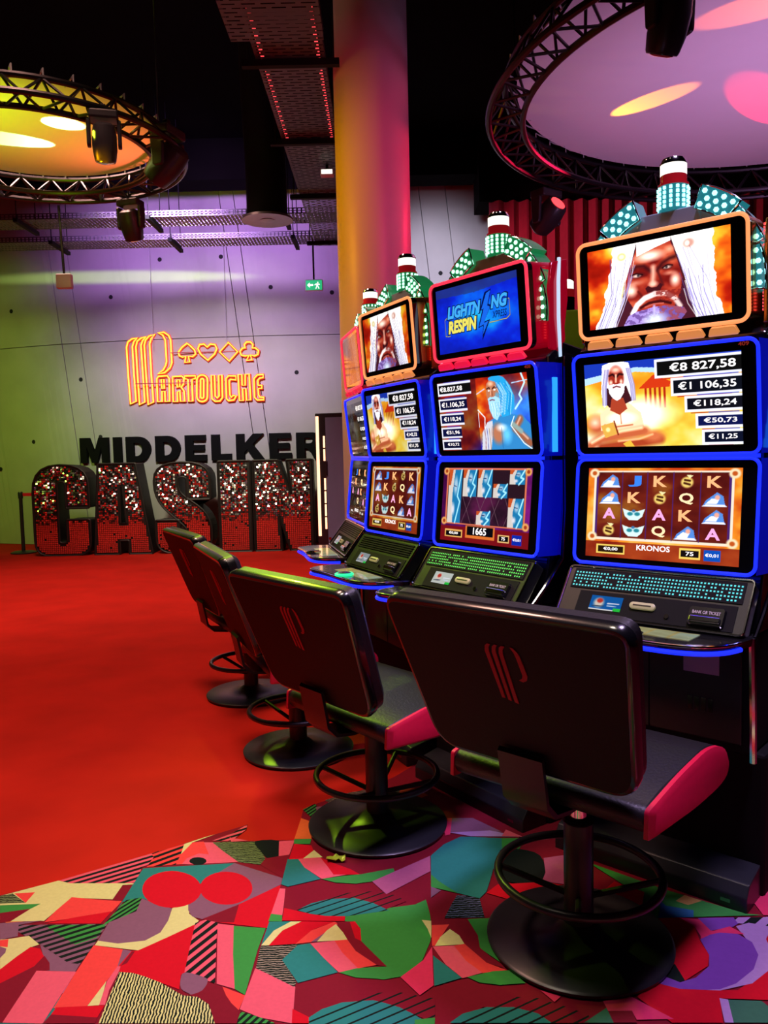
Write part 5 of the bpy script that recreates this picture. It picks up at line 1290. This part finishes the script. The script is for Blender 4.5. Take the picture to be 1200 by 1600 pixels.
# ------------------------------------------------------------------ stools
def make_stool():
    root = thing('casino_stool', 'x', 'stool', group='swivel stools before the slot machines')
    mb = MB(); mb.lathe([(.268, .003), (.270, .012), (.262, .018), (.15, .024), (.075, .036), (.045, .06)], 56)
    mb.build('base_disc', SATIN, root, True)
    mb = MB(); mb.lathe([(.043, .05), (.043, .36), (.047, .365), (.040, .372), (.026, .374)], 28)
    post = mb.build('post', SATIN, root, True)
    mb = MB(); mb.lathe([(.026, .30), (.026, .414)], 20); mb.build('lift_rod', CHROME, root, True)
    mb = MB(); mb.tube([(.235 * math.cos(R(7.5 * k)), .235 * math.sin(R(7.5 * k)), .205) for k in range(48)], .0125, 10, True)
    ring = mb.build('foot_ring', SATIN, root, True)
    for k in range(4):
        a = R(30 + 90 * k)
        mb = MB(); mb.tube([(.04 * math.cos(a), .04 * math.sin(a), .14), (.23 * math.cos(a), .23 * math.sin(a), .203)], .0095, 8)
        mb.build('spoke', SATIN, ring, True)
    # seat: a wedge with a rounded front
    prof = round_poly([(-.20, .445), (-.205, .505), (-.10, .530), (.05, .548), (.17, .562), (.25, .548), (.305, .505), (.305, .455), (.24, .425), (.067, .412), (-.08, .42)], .03, 3)
    mb = MB()
    rings = []
    for x, d in ((-.305, .008), (-.295, .0), (.295, .0), (.305, .008)):
        rings.append([(x, u, v) for u, v in inset(prof, -d)])
    mb.loops(rings)
    seat = mb.build('seat', LEATHER, root, True)
    side = round_poly([(-.205, .435), (-.20, .508), (-.015, .543), (.165, .562), (.262, .545), (.312, .505), (.308, .452), (.24, .430), (.067, .422)], [.005, .01, .06, .05, .05, .04, .04, .05, .06], 3)
    for s in (-1, 1):
        mb = MB()
        mb.loops([[(s * x, u, v) for u, v in (pl if s > 0 else pl[::-1])] for x, pl in ((.300, side), (.312, side), (.322, [(u * .93 + .004, .49 + (v - .49) * .80 - .004) for u, v in side]))])
        o = mb.build('side_panel', REDVINYL, seat, True)
        o['label'] = 'red vinyl side panel'
    # under-seat plate and the curved back bracket
    mb = MB(); mb.box(-.12, .12, -.10, .14, .412, .428); mb.build('seat_plate', MATTE, root, False, .004)
    mb = MB()
    path = [(-.02, .418), (-.16, .414), (-.235, .425), (-.275, .465), (-.285, .52), (-.300, .60)]
    outer = path
    innerp = [(u + .010, v + .010) for u, v in path]
    mb.prism(outer + innerp[::-1], -.07, .07, lambda u, v, h: (h, u, v))
    mb.build('back_bracket', SATIN, root, True)
    # backrest
    bot, top = Vector((0, -.235, .549)), Vector((0, -.405, 1.015))
    d = (top - bot); L = d.length; d.normalize()
    nrm = Vector((1, 0, 0)).cross(d)     # points to -y: the outer, rear side
    def T(x, v, n):
        q = bot + Vector((x, 0, 0)) + d * v + nrm * n
        return (q.x, q.y, q.z)
    ol = round_poly([(.312, 0), (.378, L), (-.378, L), (-.312, 0)], [.085, .06, .06, .085], 7)
    mb = MB(T)
    mb.loops([[(x, v, -.012) for x, v in ol], [(x, v, .010) for x, v in ol], [(x, v, .018) for x, v in inset(ol, .006)], [(x, v, .020) for x, v in inset(ol, .014)]])
    bk = mb.build('backrest', BLACK, root, True)
    mb = MB(T)
    o2 = inset(ol, .006)
    mb.loops([[(x, v, -.012) for x, v in o2], [(x, v, -.045) for x, v in o2], [(x, v, -.062) for x, v in inset(ol, .022)], [(x, v, -.068) for x, v in inset(ol, .05)]])
    mb.build('back_cushion', LEATHER, bk, True)
    mb = MB(T)
    rear = inset(ol, .016)
    mb.loops([[(x, v, .0195) for x, v in rear], [(x, v, .0212) for x, v in rear]])
    mb.build('back_cover', mat('rear_cover_leather', (0.005, 0.005, 0.006), 0.62, 0, noise=0.2, scale=120, bump=0.1, spec=0.3), bk)
    # the embossed monogram: three slanted strokes and a hook
    h0, s_ = L * .47, .165
    lg = [[(0, .86), (.03, .96), (.09, 1), (.15, 1), (.10, .93), (.09, .86), (.20, .02), (.13, .02)],
          [(.15, .86), (.18, .96), (.24, 1), (.30, 1), (.25, .93), (.24, .86), (.33, -.01), (.26, .0)],
          [(.30, .86), (.33, .96), (.39, 1), (.46, 1), (.40, .93), (.38, .86), (.47, -.04), (.39, -.02)],
          [(.56, 1), (.62, 1), (.70, .93), (.74, .84), (.80, .52), (.76, .44), (.68, .40), (.60, .42), (.67, .46), (.70, .52), (.65, .82), (.62, .92)]]
    mb = MB(T)
    for pg in lg:
        # seen from behind, +x runs to the right
        pts = [((u - .40) * s_ * .88 + .015, h0 + v * s_) for u, v in pg]
        mb.loops([[(x, v, .0205) for x, v in pts[::-1]], [(x, v, .0235) for x, v in pts[::-1]]])
    o = mb.build('monogram', LOGORED, bk); o['label'] = 'dark red striped letter P emblem'
    return root

stool = make_stool()
for i, (x, y, a, dz, lab) in enumerate(((.548, 2.27, 46.2, .044, 'biggest black stool with red seat sides, back turned, before the gold-rimmed machine on the right'),
                                    (-.052, 3.03, 39.8, 0, 'second black stool from the right, red-sided seat, before the LIGHTNING RESPIN machine'),
                                    (-.446, 3.845, 22, 0, 'third black stool from the right, half hidden behind the second one'),
                                    (-.83, 4.78, 27.5, 0, 'farthest black stool, thin in view, in front of the show letter S'))):
    o = stool if i == 3 else copy_tree(stool)
    o.location = (x, y, .0045)
    o.rotation_euler = (0, 0, R(a - 90))
    o['label'] = lab
    if dz:      # this one is screwed up higher, its chrome lift shows
        for c in o.children:
            if c.name.split('.')[0] in ('seat', 'seat_plate', 'back_bracket', 'backrest', 'lift_rod'):
                c.location.z = dz
# ------------------------------------------------------------------ show letters, wall lettering, neon
MIRROR = mat('mirror_sequin', (0.95, 0.92, 0.94), 0.20, 1.0, noise=0.04, scale=30)
LBLACK = mat('letter_black', (0.007, 0.007, 0.007), 0.55, 0, noise=0.2, scale=6)

def inside(poly, x, y):
    c = False
    for (x0, y0), (x1, y1) in zip(poly, poly[1:] + poly[:1]):
        if (y0 > y) != (y1 > y) and x < (x1 - x0) * (y - y0) / (y1 - y0) + x0:
            c = not c
    return c
def edge_dist(poly, x, y):
    best = 9
    for (x0, y0), (x1, y1) in zip(poly, poly[1:] + poly[:1]):
        dx, dy = x1 - x0, y1 - y0
        t = max(0, min(1, ((x - x0) * dx + (y - y0) * dy) / (dx * dx + dy * dy + 1e-12)))
        best = min(best, math.hypot(x - x0 - t * dx, y - y0 - t * dy))
    return best

rg = random.Random(11)
for ch, x0, lab in (('C', -5.235, 'big show letter C faced with mirror sequins, next to the barrier post'),
                    ('A', -4.345, 'big show letter A faced with mirror sequins, flat-topped with a slit'),
                    ('S', -3.42, 'big show letter S faced with mirror sequins, partly behind a stool back'),
                    ('I', -2.46, 'narrow show letter I faced with mirror sequins'),
                    ('N', -1.94, 'big show letter N faced with mirror sequins, beside the lit kiosk')):
    root = thing('show_letter', lab, 'letter', (x0, 11.95, .004), 0, 'mirror sequin show letters')
    vs_, fs_ = TEXTS['show_' + ch]
    mb = MB()
    for v in vs_: mb.p((v[0], .21 - v[2], v[1]))
    for q in fs_: mb.face(q)
    mb.build('letter_body', LBLACK, root)
    loops_ = SHOW[ch]
    for lp in loops_:
        mb = MB(); mb.tube([(u, -.004, v) for u, v in lp], .016, 6, True); mb.build('rim', LBLACK, root, True)
    mb = MB()
    P_ = .029
    ni, nj = int(.9 / P_), int(LH / P_)
    for i in range(ni + 1):
        for j in range(nj + 1):
            x, z = (i + .5) * P_, (j + .5) * P_
            if not inside(loops_[0], x, z) or any(inside(l, x, z) for l in loops_[1:]): continue
            if min(edge_dist(l, x, z) for l in loops_) < .032: continue
            if rg.random() < .015: continue
            s = .0118
            k = max(0.0, min(1.0, (z - .45) / .30))
            amp = 0.006 + 0.30 * k
            ax, az = -0.02 * (1 - k) + 0.10 * k + rg.gauss(0, amp), rg.gauss(0, amp)
            mb.quad(*[(x + a * s, -.012 + a * s * az + b * s * ax, z + b * s) for a, b in ((-1, -1), (1, -1), (1, 1), (-1, 1))])
    o = mb.build('sequins', MIRROR, root); o['kind'] = 'stuff'; o['label'] = 'small square mirror sequins'

SIGNB = mat('sign_letter_black', (0.004, 0.004, 0.004), 0.8, 0, noise=0.2, scale=5, spec=0.1)
mh = .415
LABS = ['first black wall capital M above the show letter C', 'black wall capital I right after the M', 'black wall capital D, first of the two', 'black wall capital D, second of the two', 'black wall capital E between D and L',
        'black wall capital L above the show letter S', 'black wall capital K above the show letter I', 'black wall capital E between K and R', 'black wall capital R, cut off by the lit kiosk']
word = 'MIDDELKER'
tot = sum(GLYPH[c][0] for c in word)
gap = .17
sc_ = 4.05 / (tot + gap * 8)
u = 0.0
for c, lab in zip(word, LABS):
    vs_, fs_ = TEXTS['mid_' + c]
    mb = MB()
    for v in vs_: mb.p((v[0] * sc_, -v[2], v[1] * mh))
    for q in fs_: mb.face(q)
    o = mb.build('wall_letter', SIGNB)
    x0_ = -5.0 + u * sc_
    x1_ = x0_ + GLYPH[c][0] * sc_
    pa, pb = wall_pt(wall_s(x0_), 0, .036), wall_pt(wall_s(x1_), 0, .036)
    o.location = (x0_, pa[1], 1.372)
    o.rotation_euler = (0, 0, math.atan2(pb[1] - pa[1], pb[0] - pa[0]))
    tag(o, lab, 'letter', 'black capitals above the show letters')
    u += GLYPH[c][0] + gap

NEON_CORE = mat('neon_tube', (0.8, 0.4, 0.05), 0.4, 0, emit=(1.0, 0.36, 0.025), power=2.6)
NEON_HALO = mat('neon_red_halo', (0.5, 0.05, 0.02), 0.5, 0, emit=(1.0, 0.05, 0.008), power=0.75)  # wider emissive tube behind each outline stands in for the neon's red halo
sign = thing('neon_sign', 'orange neon sign reading PARTOUCHE with four card suits on the concrete wall', 'neon sign', (-3.0, 12.9, 2.2))
for nm, loops_ in NEON:
    mb = MB()
    for lp in loops_:
        pts = [(x + 3.0, y_ - 12.9, z - 2.2) for x, y_, z in lp]
        fine = []
        for a, b in zip(pts, pts[1:] + pts[:1]):
            m_ = max(1, int(math.dist(a, b) / .12))
            for k in range(m_):
                t = k / m_
                fine.append((a[0] + (b[0] - a[0]) * t, a[1] + (b[1] - a[1]) * t, a[2] + (b[2] - a[2]) * t))
        mb.tube(fine, .0125, 6, True)
    t = mb.build(nm + '_tube', NEON_CORE, sign, True)
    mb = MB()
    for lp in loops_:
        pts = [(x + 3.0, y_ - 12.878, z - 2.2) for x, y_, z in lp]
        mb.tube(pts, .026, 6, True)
    mb.build('red_halo', NEON_HALO, t, True)
RAILM = mat('red_sign_rail', (0.35, 0.05, 0.04), 0.5, 0, noise=0.1)
for z, x0, x1 in ((2.62, -.95, 1.05), (3.10, -.36, .9)):
    mb = MB(); mb.box(x0, x1, .10, .12, z - 2.2, z - 2.185); mb.build('mounting_rail', RAILM, sign)
for x in (-.62, .55):
    mb = MB(); mb.tube([(x, .05, 1.0), (x, .05, 2.6)], .004, 6); mb.build('hanging_wire', mat('pale_wire', (0.5, 0.5, 0.5), 0.5, 0.3, noise=0.1), sign)

# ------------------------------------------------------------------ lit kiosk, barrier post, exit sign
k_ = thing('display_kiosk', 'tall dark kiosk with glowing light strips beside the column', 'kiosk', (-.70, 11.0, .004), R(-22))
KB = mat('kiosk_blue_grey', (0.16, 0.22, 0.40), 0.45, 0, noise=0.12, scale=6)
KD = mat('kiosk_dark', (0.02, 0.018, 0.024), 0.35, 0, noise=0.2, scale=8)
KL = mat('kiosk_light_strip', (0.8, 0.5, 0.35), 0.4, 0, emit=(1.0, 0.52, 0.30), power=2.2)
mb = MB(); mb.box(-.24, .36, 0, .30, 0, 1.99); kb = mb.build('kiosk_body', KD, k_, False, .01)
mb = MB(); mb.box(-.08, .35, -.008, .0, .22, 1.93); mb.build('kiosk_door', KB, k_, False, .006)
mb = MB(); mb.box(-.06, .34, -.012, -.008, .05, .20); mb.build('kick_panel', KB, k_)
mb = MB(); mb.box(-.225, -.185, -.012, .0, .30, 1.95); mb.build('light_strip', KL, k_)
for z0, z1 in ((1.52, 1.68), (1.34, 1.50), (.94, 1.10), (.76, .92), (.58, .74), (.40, .56)):
    mb = MB(); mb.box(-.118, -.096, -.012, .0, z0, z1); mb.build('light_dash', KL, k_)
mb = MB(); mb.box(-.09, -.06, -.03, -.008, 1.14, 1.34); mb.build('handle', KD, k_, False, .006)
mb = MB(); mb.loops([[(-.05 + .02 * math.cos(R(30 * q)), y_, .27 + .02 * math.sin(R(30 * q))) for q in range(12)] for y_ in (-.008, -.016)]); mb.build('lock', DARKCHROME, k_)

b_ = thing('barrier_post', 'black belt barrier post on a flat foot beside the show letter C', 'barrier post', (-5.63, 12.42, .004))
mb = MB(); mb.lathe([(.19, 0), (.19, .015), (.15, .03), (.03, .04)], 32); mb.build('foot', SATIN, b_, True)
mb = MB(); mb.lathe([(.028, .035), (.028, .86)], 20); mb.build('pole', SATIN, b_, True)
mb = MB(); mb.lathe([(.036, .85), (.038, .94), (.030, .955)], 20); mb.build('belt_head', SATIN, b_, True)
mb = MB(); mb.box(.03, .62, -.004, .004, .885, .935); o = mb.build('belt', REDVINYL, b_); o['label'] = 'red retractable belt'

EXG = mat('exit_green', (0.02, 0.3, 0.12), 0.4, 0, emit=(0.02, 0.55, 0.22), power=0.9)
e_ = thing('exit_sign', 'small green emergency exit sign hanging from a rod', 'exit sign', (-.87, 10.95, 3.70))
mb = MB(); mb.box(-.12, .12, 0, .04, -.075, .075); mb.build('sign_box', mat('sign_casing', (0.7, 0.75, 0.72), 0.4, 0, noise=0.05), e_, False, .005)
mb = MB(); mb.box(-.108, .108, -.004, .0, -.063, .063); ef = mb.build('sign_face', EXG, e_)
mb = MB()
mb.prism([(-.09, 0), (-.055, .035), (-.055, .012), (-.01, .012), (-.01, -.012), (-.055, -.012), (-.055, -.035)], -.006, -.004, lambda u, v, h: (u, h, v))
mb.build('arrow', TXTWHITE, ef)
mb = MB()
for pg in ([(.045, .025), (.06, .025), (.06, .04), (.045, .04)], [(.03, .02), (.06, .02), (.055, -.01), (.035, -.01)], [(.035, -.01), (.048, -.01), (.03, -.05), (.018, -.05)], [(.045, -.01), (.056, -.01), (.075, -.045), (.062, -.05)], [(.03, .02), (.035, .008), (.012, -.005), (.008, .005)], [(.06, .018), (.055, .008), (.078, 0), (.082, .01)]):
    mb.prism(pg, -.006, -.004, lambda u, v, h: (u, h, v))
mb.build('running_figure', TXTWHITE, ef)
mb = MB(); mb.tube([(0, .02, .075), (0, .02, .585)], .012, 8); mb.build('rod', MATTE, e_, True)

# ------------------------------------------------------------------ red curtain, cabinets seen between the machines
CUR = mat('red_velvet', (0.34, 0.030, 0.060), 0.8, 0, noise=0.2, scale=10)
def curtain(label, x0, x1, y0, y1, z0, z1, seed):
    rg = random.Random(seed)
    pts = []
    n = int((x1 - x0) / .03)
    ph = 0
    for i in range(n + 1):
        t = i / n
        ph += .70 + .5 * rg.random()
        pts.append((x0 + (x1 - x0) * t, y0 + (y1 - y0) * t + .06 * math.sin(ph)))
    mb = MB()
    rows_ = [z0, z0 + (z1 - z0) * .5, z1]
    idx = [[mb.p((x, y, z)) for x, y in pts] for z in rows_]
    idb = [[mb.p((x, y + .015, z)) for x, y in pts] for z in rows_]
    for r_ in range(2):
        for i in range(n):
            mb.face((idx[r_][i], idx[r_][i + 1], idx[r_ + 1][i + 1], idx[r_ + 1][i]))
            mb.face((idb[r_][i + 1], idb[r_][i], idb[r_ + 1][i], idb[r_ + 1][i + 1]))
    return tag(mb.build('curtain', CUR, None, True), label, 'curtain', 'red stage curtains')
curtain('pleated red stage curtain hanging beside the concrete wall, left length', 1.58, 3.6, 11.55, 11.55, .02, 4.92, 3)
curtain('pleated red stage curtain continuing to the right behind the gold-rimmed machine', 3.62, 7.0, 11.55, 11.3, .02, 4.92, 4)

OLIVE = mat('olive_cabinet_back', (0.20, 0.22, 0.06), 0.45, 0, noise=0.15, scale=6)
def back_machine(label, loc, rz):
    r_ = thing('rear_slot_machine', label, 'slot machine', (loc[0], loc[1], .0025), R(rz), 'slot machines turned away')
    mb = MB(); mb.box(-.33, .33, 0, .45, 0, .5); mb.build('stand', MATTE, r_, False, .01)
    mb = MB(); mb.prism([(0, .5), (0, 1.9), (.05, 2.05), (.12, 2.22), (.3, 2.22), (.36, 1.8), (.42, 1.4), (.42, .5)], -.31, .31, lambda u, v, h: (h, u, v)); mb.build('cabinet', OLIVE, r_, False, .01)
    for k in range(5):
        mb = MB(); mb.box(-.24, .06, -.006, .0, 1.92 - .03 * k, 1.93 - .03 * k); mb.build('louvre', MATTE, r_)
    mb = MB(); mb.box(-.29, -.2, -.004, .0, 1.72, 1.78); mb.build('label_plate', PAPER, r_)
    c = (0, .2)
    mb = MB(); mb.lathe([(.05, 2.22), (.05, 2.30)], 20, c); bc = mb.build('beacon_lamp', DARKCHROME, r_, True)
    mb = MB(); mb.lathe([(.048, 2.30), (.048, 2.345)], 20, c); mb.build('red_lens', REDLENS, bc, True)
    mb = MB(); mb.lathe([(.045, 2.345), (.045, 2.39), (.03, 2.40)], 20, c); mb.build('white_lens', WHITELAMP, bc, True)
    mb = MB(); mb.box(-.34, .34, .05, .4, 1.84, 1.90); mb.build('side_band', REDSIDE, r_, False, .02)
    return r_
back_machine('olive back of a slot machine seen in the gap beside the biggest gold-rimmed screen', (1.0, 4.45), -18)
# ------------------------------------------------------------------ overhead: trusses, fabric discs, moving heads, cable trays
TRUSS = mat('truss_metal', (0.05, 0.045, 0.05), 0.35, 0.8, noise=0.2, scale=10)
FABRIC = mat('stretched_fabric', (0.80, 0.78, 0.80), 0.9, 0, noise=0.03, scale=4)
HOOK = mat('white_bungee', (0.7, 0.7, 0.72), 0.5, 0, noise=0.1)

def ring_truss(label, c, rad, z0, nseg, seg=96, dep=.22):
    root = thing('ring_truss', label, 'truss', (c[0], c[1], z0), 0, 'round lighting trusses')
    ch = ((rad, 0.0), (rad - .24, 0.0), (rad - .12, dep))
    pt = lambda a, k: (ch[k][0] * math.cos(a), ch[k][0] * math.sin(a), ch[k][1])
    for k in range(3):
        mb = MB(); mb.tube([pt(2 * math.pi * i / seg, k) for i in range(seg)], .022, 8, True); mb.build('chord', TRUSS, root, True)
    for i in range(nseg):
        a, b, m_ = 2 * math.pi * i / nseg, 2 * math.pi * (i + 1) / nseg, 2 * math.pi * (i + .5) / nseg
        mb = MB()
        for p_, q_ in ((pt(a, 0), pt(m_, 1)), (pt(m_, 1), pt(b, 0)), (pt(a, 0), pt(m_, 2)), (pt(m_, 2), pt(b, 0)), (pt(a, 1), pt(m_, 2)), (pt(m_, 2), pt(b, 1))):
            mb.tube([p_, q_], .010, 5)
        mb.build('lattice', TRUSS, root, True)
    for i in range(3):
        a = 2 * math.pi * (i + .3) / 3
        mb = MB(); mb.tube([pt(a, 2), (pt(a, 2)[0], pt(a, 2)[1], 6.0 - z0)], .006, 6); mb.build('hanging_cable', TRUSS, root, True)
    return root

def fabric_disc(label, c, rad, z, nhook, truss_r):
    root = thing('fabric_disc', label, 'fabric disc', (c[0], c[1], z), 0, 'stretched fabric discs')
    mb = MB()
    rings = [[(r_ * math.cos(2 * math.pi * k / 72), r_ * math.sin(2 * math.pi * k / 72), h) for k in range(72)] for r_, h in ((rad, .0), (rad, .012))]
    mb.loops(rings)
    mb.build('fabric', FABRIC, root)
    for i in range(nhook):
        a = 2 * math.pi * i / nhook
        mb = MB()
        mb.tube([((rad - .03) * math.cos(a), (rad - .03) * math.sin(a), -.004), ((rad + .05) * math.cos(a + .02), (rad + .05) * math.sin(a + .02), .03), (truss_r * math.cos(a + .03), truss_r * math.sin(a + .03), .05), ((truss_r - .0) * math.cos(a + .03), (truss_r - .0) * math.sin(a + .03), .0)], .006, 5)
        mb.build('bungee_hook', HOOK, root, True)
    return root

RC, RR = (3.02, 5.55), 2.24
LC, LR = (-2.62, 6.28), 1.14
ring_truss('large round lighting truss around the violet fabric disc', RC, RR, 3.76, 44, 120)
fabric_disc('violet lit round fabric disc overhead with orange light spots', RC, RR - .20, 3.99, 56, RR - .12)
ring_truss('smaller round lighting truss around the green and orange fabric disc', LC, LR, 3.76, 26, 80, .15)
fabric_disc('round fabric disc overhead lit green, yellow and orange', LC, LR - .18, 3.925, 34, LR - .12)

HEADM = mat('fixture_black', (0.035, 0.033, 0.038), 0.38, 0, noise=0.2, scale=10)
LENS = mat('fixture_lens', (0.10, 0.10, 0.12), 0.08, 0.2, noise=0.1, coat=1)
REDEYE = mat('lit_red_lens', (0.4, 0.02, 0.02), 0.2, 0, emit=(1, 0.05, 0.06), power=2.5)
def moving_head(label, loc, rz, tilt, s=1.0, lens=LENS):
    root = thing('moving_head_light', label, 'stage light', loc, R(rz), 'moving head stage lights')
    root.scale = (s, s, s)
    mb = MB(); mb.box(-.17, .17, -.12, .12, -.10, 0); b_ = mb.build('base_box', HEADM, root, False, .02)
    mb = MB(); mb.box(-.03, .03, -.03, .03, 0, .09); mb.build('clamp', TRUSS, b_, False, .008)
    for q in (-1, 1):
        mb = MB(); mb.prism(round_poly([(-.08, -.10), (.08, -.10), (.06, -.42), (-.06, -.42)], .04, 4), *sorted((q * .155, q * .20)), lambda u, v, h: (h, u, v)); mb.build('yoke_arm', HEADM, root, False, .012)
    ct, st_ = math.cos(R(tilt)), math.sin(R(tilt))
    def T(x, y, z):
        return (x, y * ct - z * st_, -.34 + y * st_ + z * ct)
    mb = MB(T)
    rings = []
    for r_, z in ((.085, .20), (.125, .17), (.145, .06), (.145, -.10), (.125, -.22), (.115, -.24)):
        rings.append([(r_ * (abs(math.cos(R(22.5 * k))) ** .7) * (1 if math.cos(R(22.5 * k)) >= 0 else -1), r_ * (abs(math.sin(R(22.5 * k))) ** .7) * (1 if math.sin(R(22.5 * k)) >= 0 else -1), z) for k in range(16)])
    mb.loops(rings)
    hd = mb.build('head', HEADM, root, True)
    mb = MB(T); mb.lathe([(.100, -.236), (.098, -.248), (.06, -.258)], 24); mb.build('lens', lens, hd, True)
    return root
moving_head('moving head light hanging at the top edge under the violet disc', (1.50, 4.22, 3.80), 20, 25, .62)
moving_head('moving head light with a red glowing lens before the red curtain', (1.50, 7.28, 3.72), 35, -125, .70, REDEYE)
moving_head('moving head light against the green and orange fabric disc', (-1.80, 5.50, 3.74), 15, 10, .55)
moving_head('dark moving head light at the side of the left truss ring, tilted outward', (-1.56, 6.2, 3.90), 70, 50, .72)
moving_head('moving head light hanging under the far side of the left truss ring', (-2.20, 7.34, 3.74), -15, 20, .60)

# antenna box on a rod under the left truss
a_ = thing('sensor_box', 'grey box on a thin rod hanging from the left truss', 'sensor', (-2.86, 7.44, 3.02))
mb = MB(); mb.box(-.07, .07, -.03, .03, -.02, .11); mb.build('box', mat('sensor_grey', (0.60, 0.66, 0.72), 0.5, 0, noise=0.08), a_, False, .008)
mb = MB(); mb.tube([(0, 0, .10), (-.02, 0, .72)], .012, 8); mb.build('rod', TRUSS, a_, True)

TRAY = mat('perforated_steel', (0.11, 0.10, 0.105), 0.5, 0.5, noise=0.15, scale=14)
def cable_tray(label, p0, p1, width, z, bars, cell=.11, rail=.07):
    """perforated tray: a bottom sheet of slots, two side rails with holes, hanger bars below"""
    A, B = Vector((p0[0], p0[1], 0)), Vector((p1[0], p1[1], 0))
    d = (B - A); L = d.length; d.normalize()
    sd = Vector((d.y, -d.x, 0))
    root = thing('cable_tray', label, 'cable tray', (p0[0], p0[1], z), 0, 'perforated cable trays')
    def T(s, t, h):
        q = d * s + sd * t
        return (q.x, q.y, h)
    mb = MB(T)
    nc = max(2, round(width / cell)); cw = width / nc
    nr = int(L / .045)
    for i in range(nr):
        s0, s1 = i * L / nr, (i + 1) * L / nr
        sa, sb = s0 + (s1 - s0) * .36, s0 + (s1 - s0) * .64
        mb.quad((s0, -width / 2, 0), (s0, width / 2, 0), (sa, width / 2, 0), (sa, -width / 2, 0))
        mb.quad((sb, -width / 2, 0), (sb, width / 2, 0), (s1, width / 2, 0), (s1, -width / 2, 0))
        off = (i % 2) * cw / 2
        t = -width / 2
        for k in range(nc + 1):
            c0 = -width / 2 + k * cw - off
            a0, a1 = c0 - cw * .14, c0 + cw * .14
            a0, a1 = max(a0, -width / 2), min(a1, width / 2)
            if a1 > a0:
                mb.quad((sa, a0, 0), (sa, a1, 0), (sb, a1, 0), (sb, a0, 0))
    mb.build('perforated_base', TRAY, root)
    for s_ in (-1, 1):
        mb = MB(T)
        t = s_ * width / 2
        for z0, z1 in ((0, .012), (.030, .040), (.058, rail)):
            mb.quad((0, t, z0), (L, t, z0), (L, t, z1), (0, t, z1))
        n_ = int(L / .05)
        for i in range(n_):
            s0 = i * L / n_
            mb.quad((s0, t, .012), (s0 + .018, t, .012), (s0 + .018, t, .058), (s0, t, .058))
        mb.build('side_rail', TRAY, root)
    for s in bars:
        mb = MB(T); mb.box(s - .025, s + .025, -width / 2 - .10, width / 2 + .10, -.05, -.005); br = mb.build('support_bar', MATTE, root)
        for q in (-1, 1):
            mb = MB(T); mb.tube([(s, q * (width / 2 + .06), -.02), (s, q * (width / 2 + .06), 6.0 - z)], .006, 6); mb.build('threaded_rod', MATTE, br)
    return root
cable_tray('long perforated cable tray running back past the column', (-.58, 5.2), (-.58, 10.9), .48, 4.2, (.62, 2.05, 3.55, 5.45))
cable_tray('short wide perforated cable tray overhead, red lit, at the top edge', (-.62, 3.4), (-.62, 5.40), .60, 4.12, (.3,))
cable_tray('perforated cable tray crossing before the wall, nearer of the two', (-9.0, 9.95), (-.1, 9.95), .42, 4.29, (1.6, 3.2, 4.75, 6.3, 7.9), .11)
cable_tray('perforated cable tray crossing before the wall, farther of the two', (-9.0, 10.95), (-.1, 10.95), .42, 4.29, (1.6, 3.2, 4.75, 6.3, 7.9), .11)
TRAYGLOW = mat('red_tray_glow', (0.4, 0.02, 0.02), 0.4, 0, emit=(1, 0.05, 0.06), power=2.2)  # added glow inside the tray for red light showing through the holes
for x, lab in ((-.775, 'added red glow tube inside the long cable tray, left side'), (-.385, 'added red glow tube inside the long cable tray, right side')):
    mb = MB(); mb.tube([(x, 5.2, 4.222), (x, 7.4, 4.222)], .012, 6)
    tag(mb.build('added_glow_tube', TRAYGLOW, None, True), lab, 'added glow tube', 'added red glow tubes')
e2 = thing('emergency_lamp', 'small square white emergency lamp fixed under the long cable tray', 'lamp', (-.47, 7.9, 4.15))
mb = MB(); mb.box(-.065, .065, -.05, .05, -.055, .0); mb.build('casing', PAPER, e2, False, .008)
mb = MB(); mb.box(-.052, .052, -.054, -.05, -.048, -.008); mb.build('diffuser', WHITELAMP, e2)
mb = MB(); mb.box(-.012, .012, -.02, .02, 0, .048); mb.build('bracket', MATTE, e2)

# black air duct with a round swirl outlet
d_ = thing('air_duct', 'black air duct ending in a round swirl outlet near the wall trays', 'air duct', (-1.19, 8.9, 3.98))
mb = MB(); mb.tube([(0, 0, .04), (0, 0, .55), (-.02, 0, 1.2), (-.04, 0, 2.02)], .22, 24); mb.build('duct', MATTE, d_, True)
mb = MB(); mb.lathe([(.19, .03), (.27, .02), (.275, -.005), (.20, .0)], 40); mb.build('outlet_rim', GREYMETAL, d_, True)
for k in range(10):
    a0 = R(36 * k)
    mb = MB()
    q = lambda r_, a, z: (r_ * math.cos(a), r_ * math.sin(a), z)
    mb.quad(q(.07, a0, .0), q(.20, a0, .0), q(.20, a0 + R(26), .03), q(.07, a0 + R(26), .03))
    mb.build('vane', GREYMETAL if k % 3 else MATTE, d_)
mb = MB(); mb.lathe([(.075, .02), (.08, -.004), (.03, -.008)], 24); mb.build('outlet_hub', GREYMETAL, d_, True)

# crumpled wrapper on the carpet
rg = random.Random(2)
mb = MB()
pp = []
for i in range(7):
    for j in range(4):
        pp.append((i * .011 - .033, j * .011 - .016, .008 + .014 * rg.random()))
for q in pp: mb.p(q)
for i in range(6):
    for j in range(3):
        mb.face((i * 4 + j, (i + 1) * 4 + j, (i + 1) * 4 + j + 1, i * 4 + j + 1))
o = mb.build('crumpled_wrapper', mat('lime_foil', (0.55, 0.75, 0.05), 0.35, 0.2, noise=0.3, scale=40), None)
o.location = (-.20, 2.76, .0)
s_ = o.modifiers.new('thick', 'SOLIDIFY'); s_.thickness = .002
tag(o, 'small crumpled yellow-green wrapper on the patterned carpet', 'wrapper')
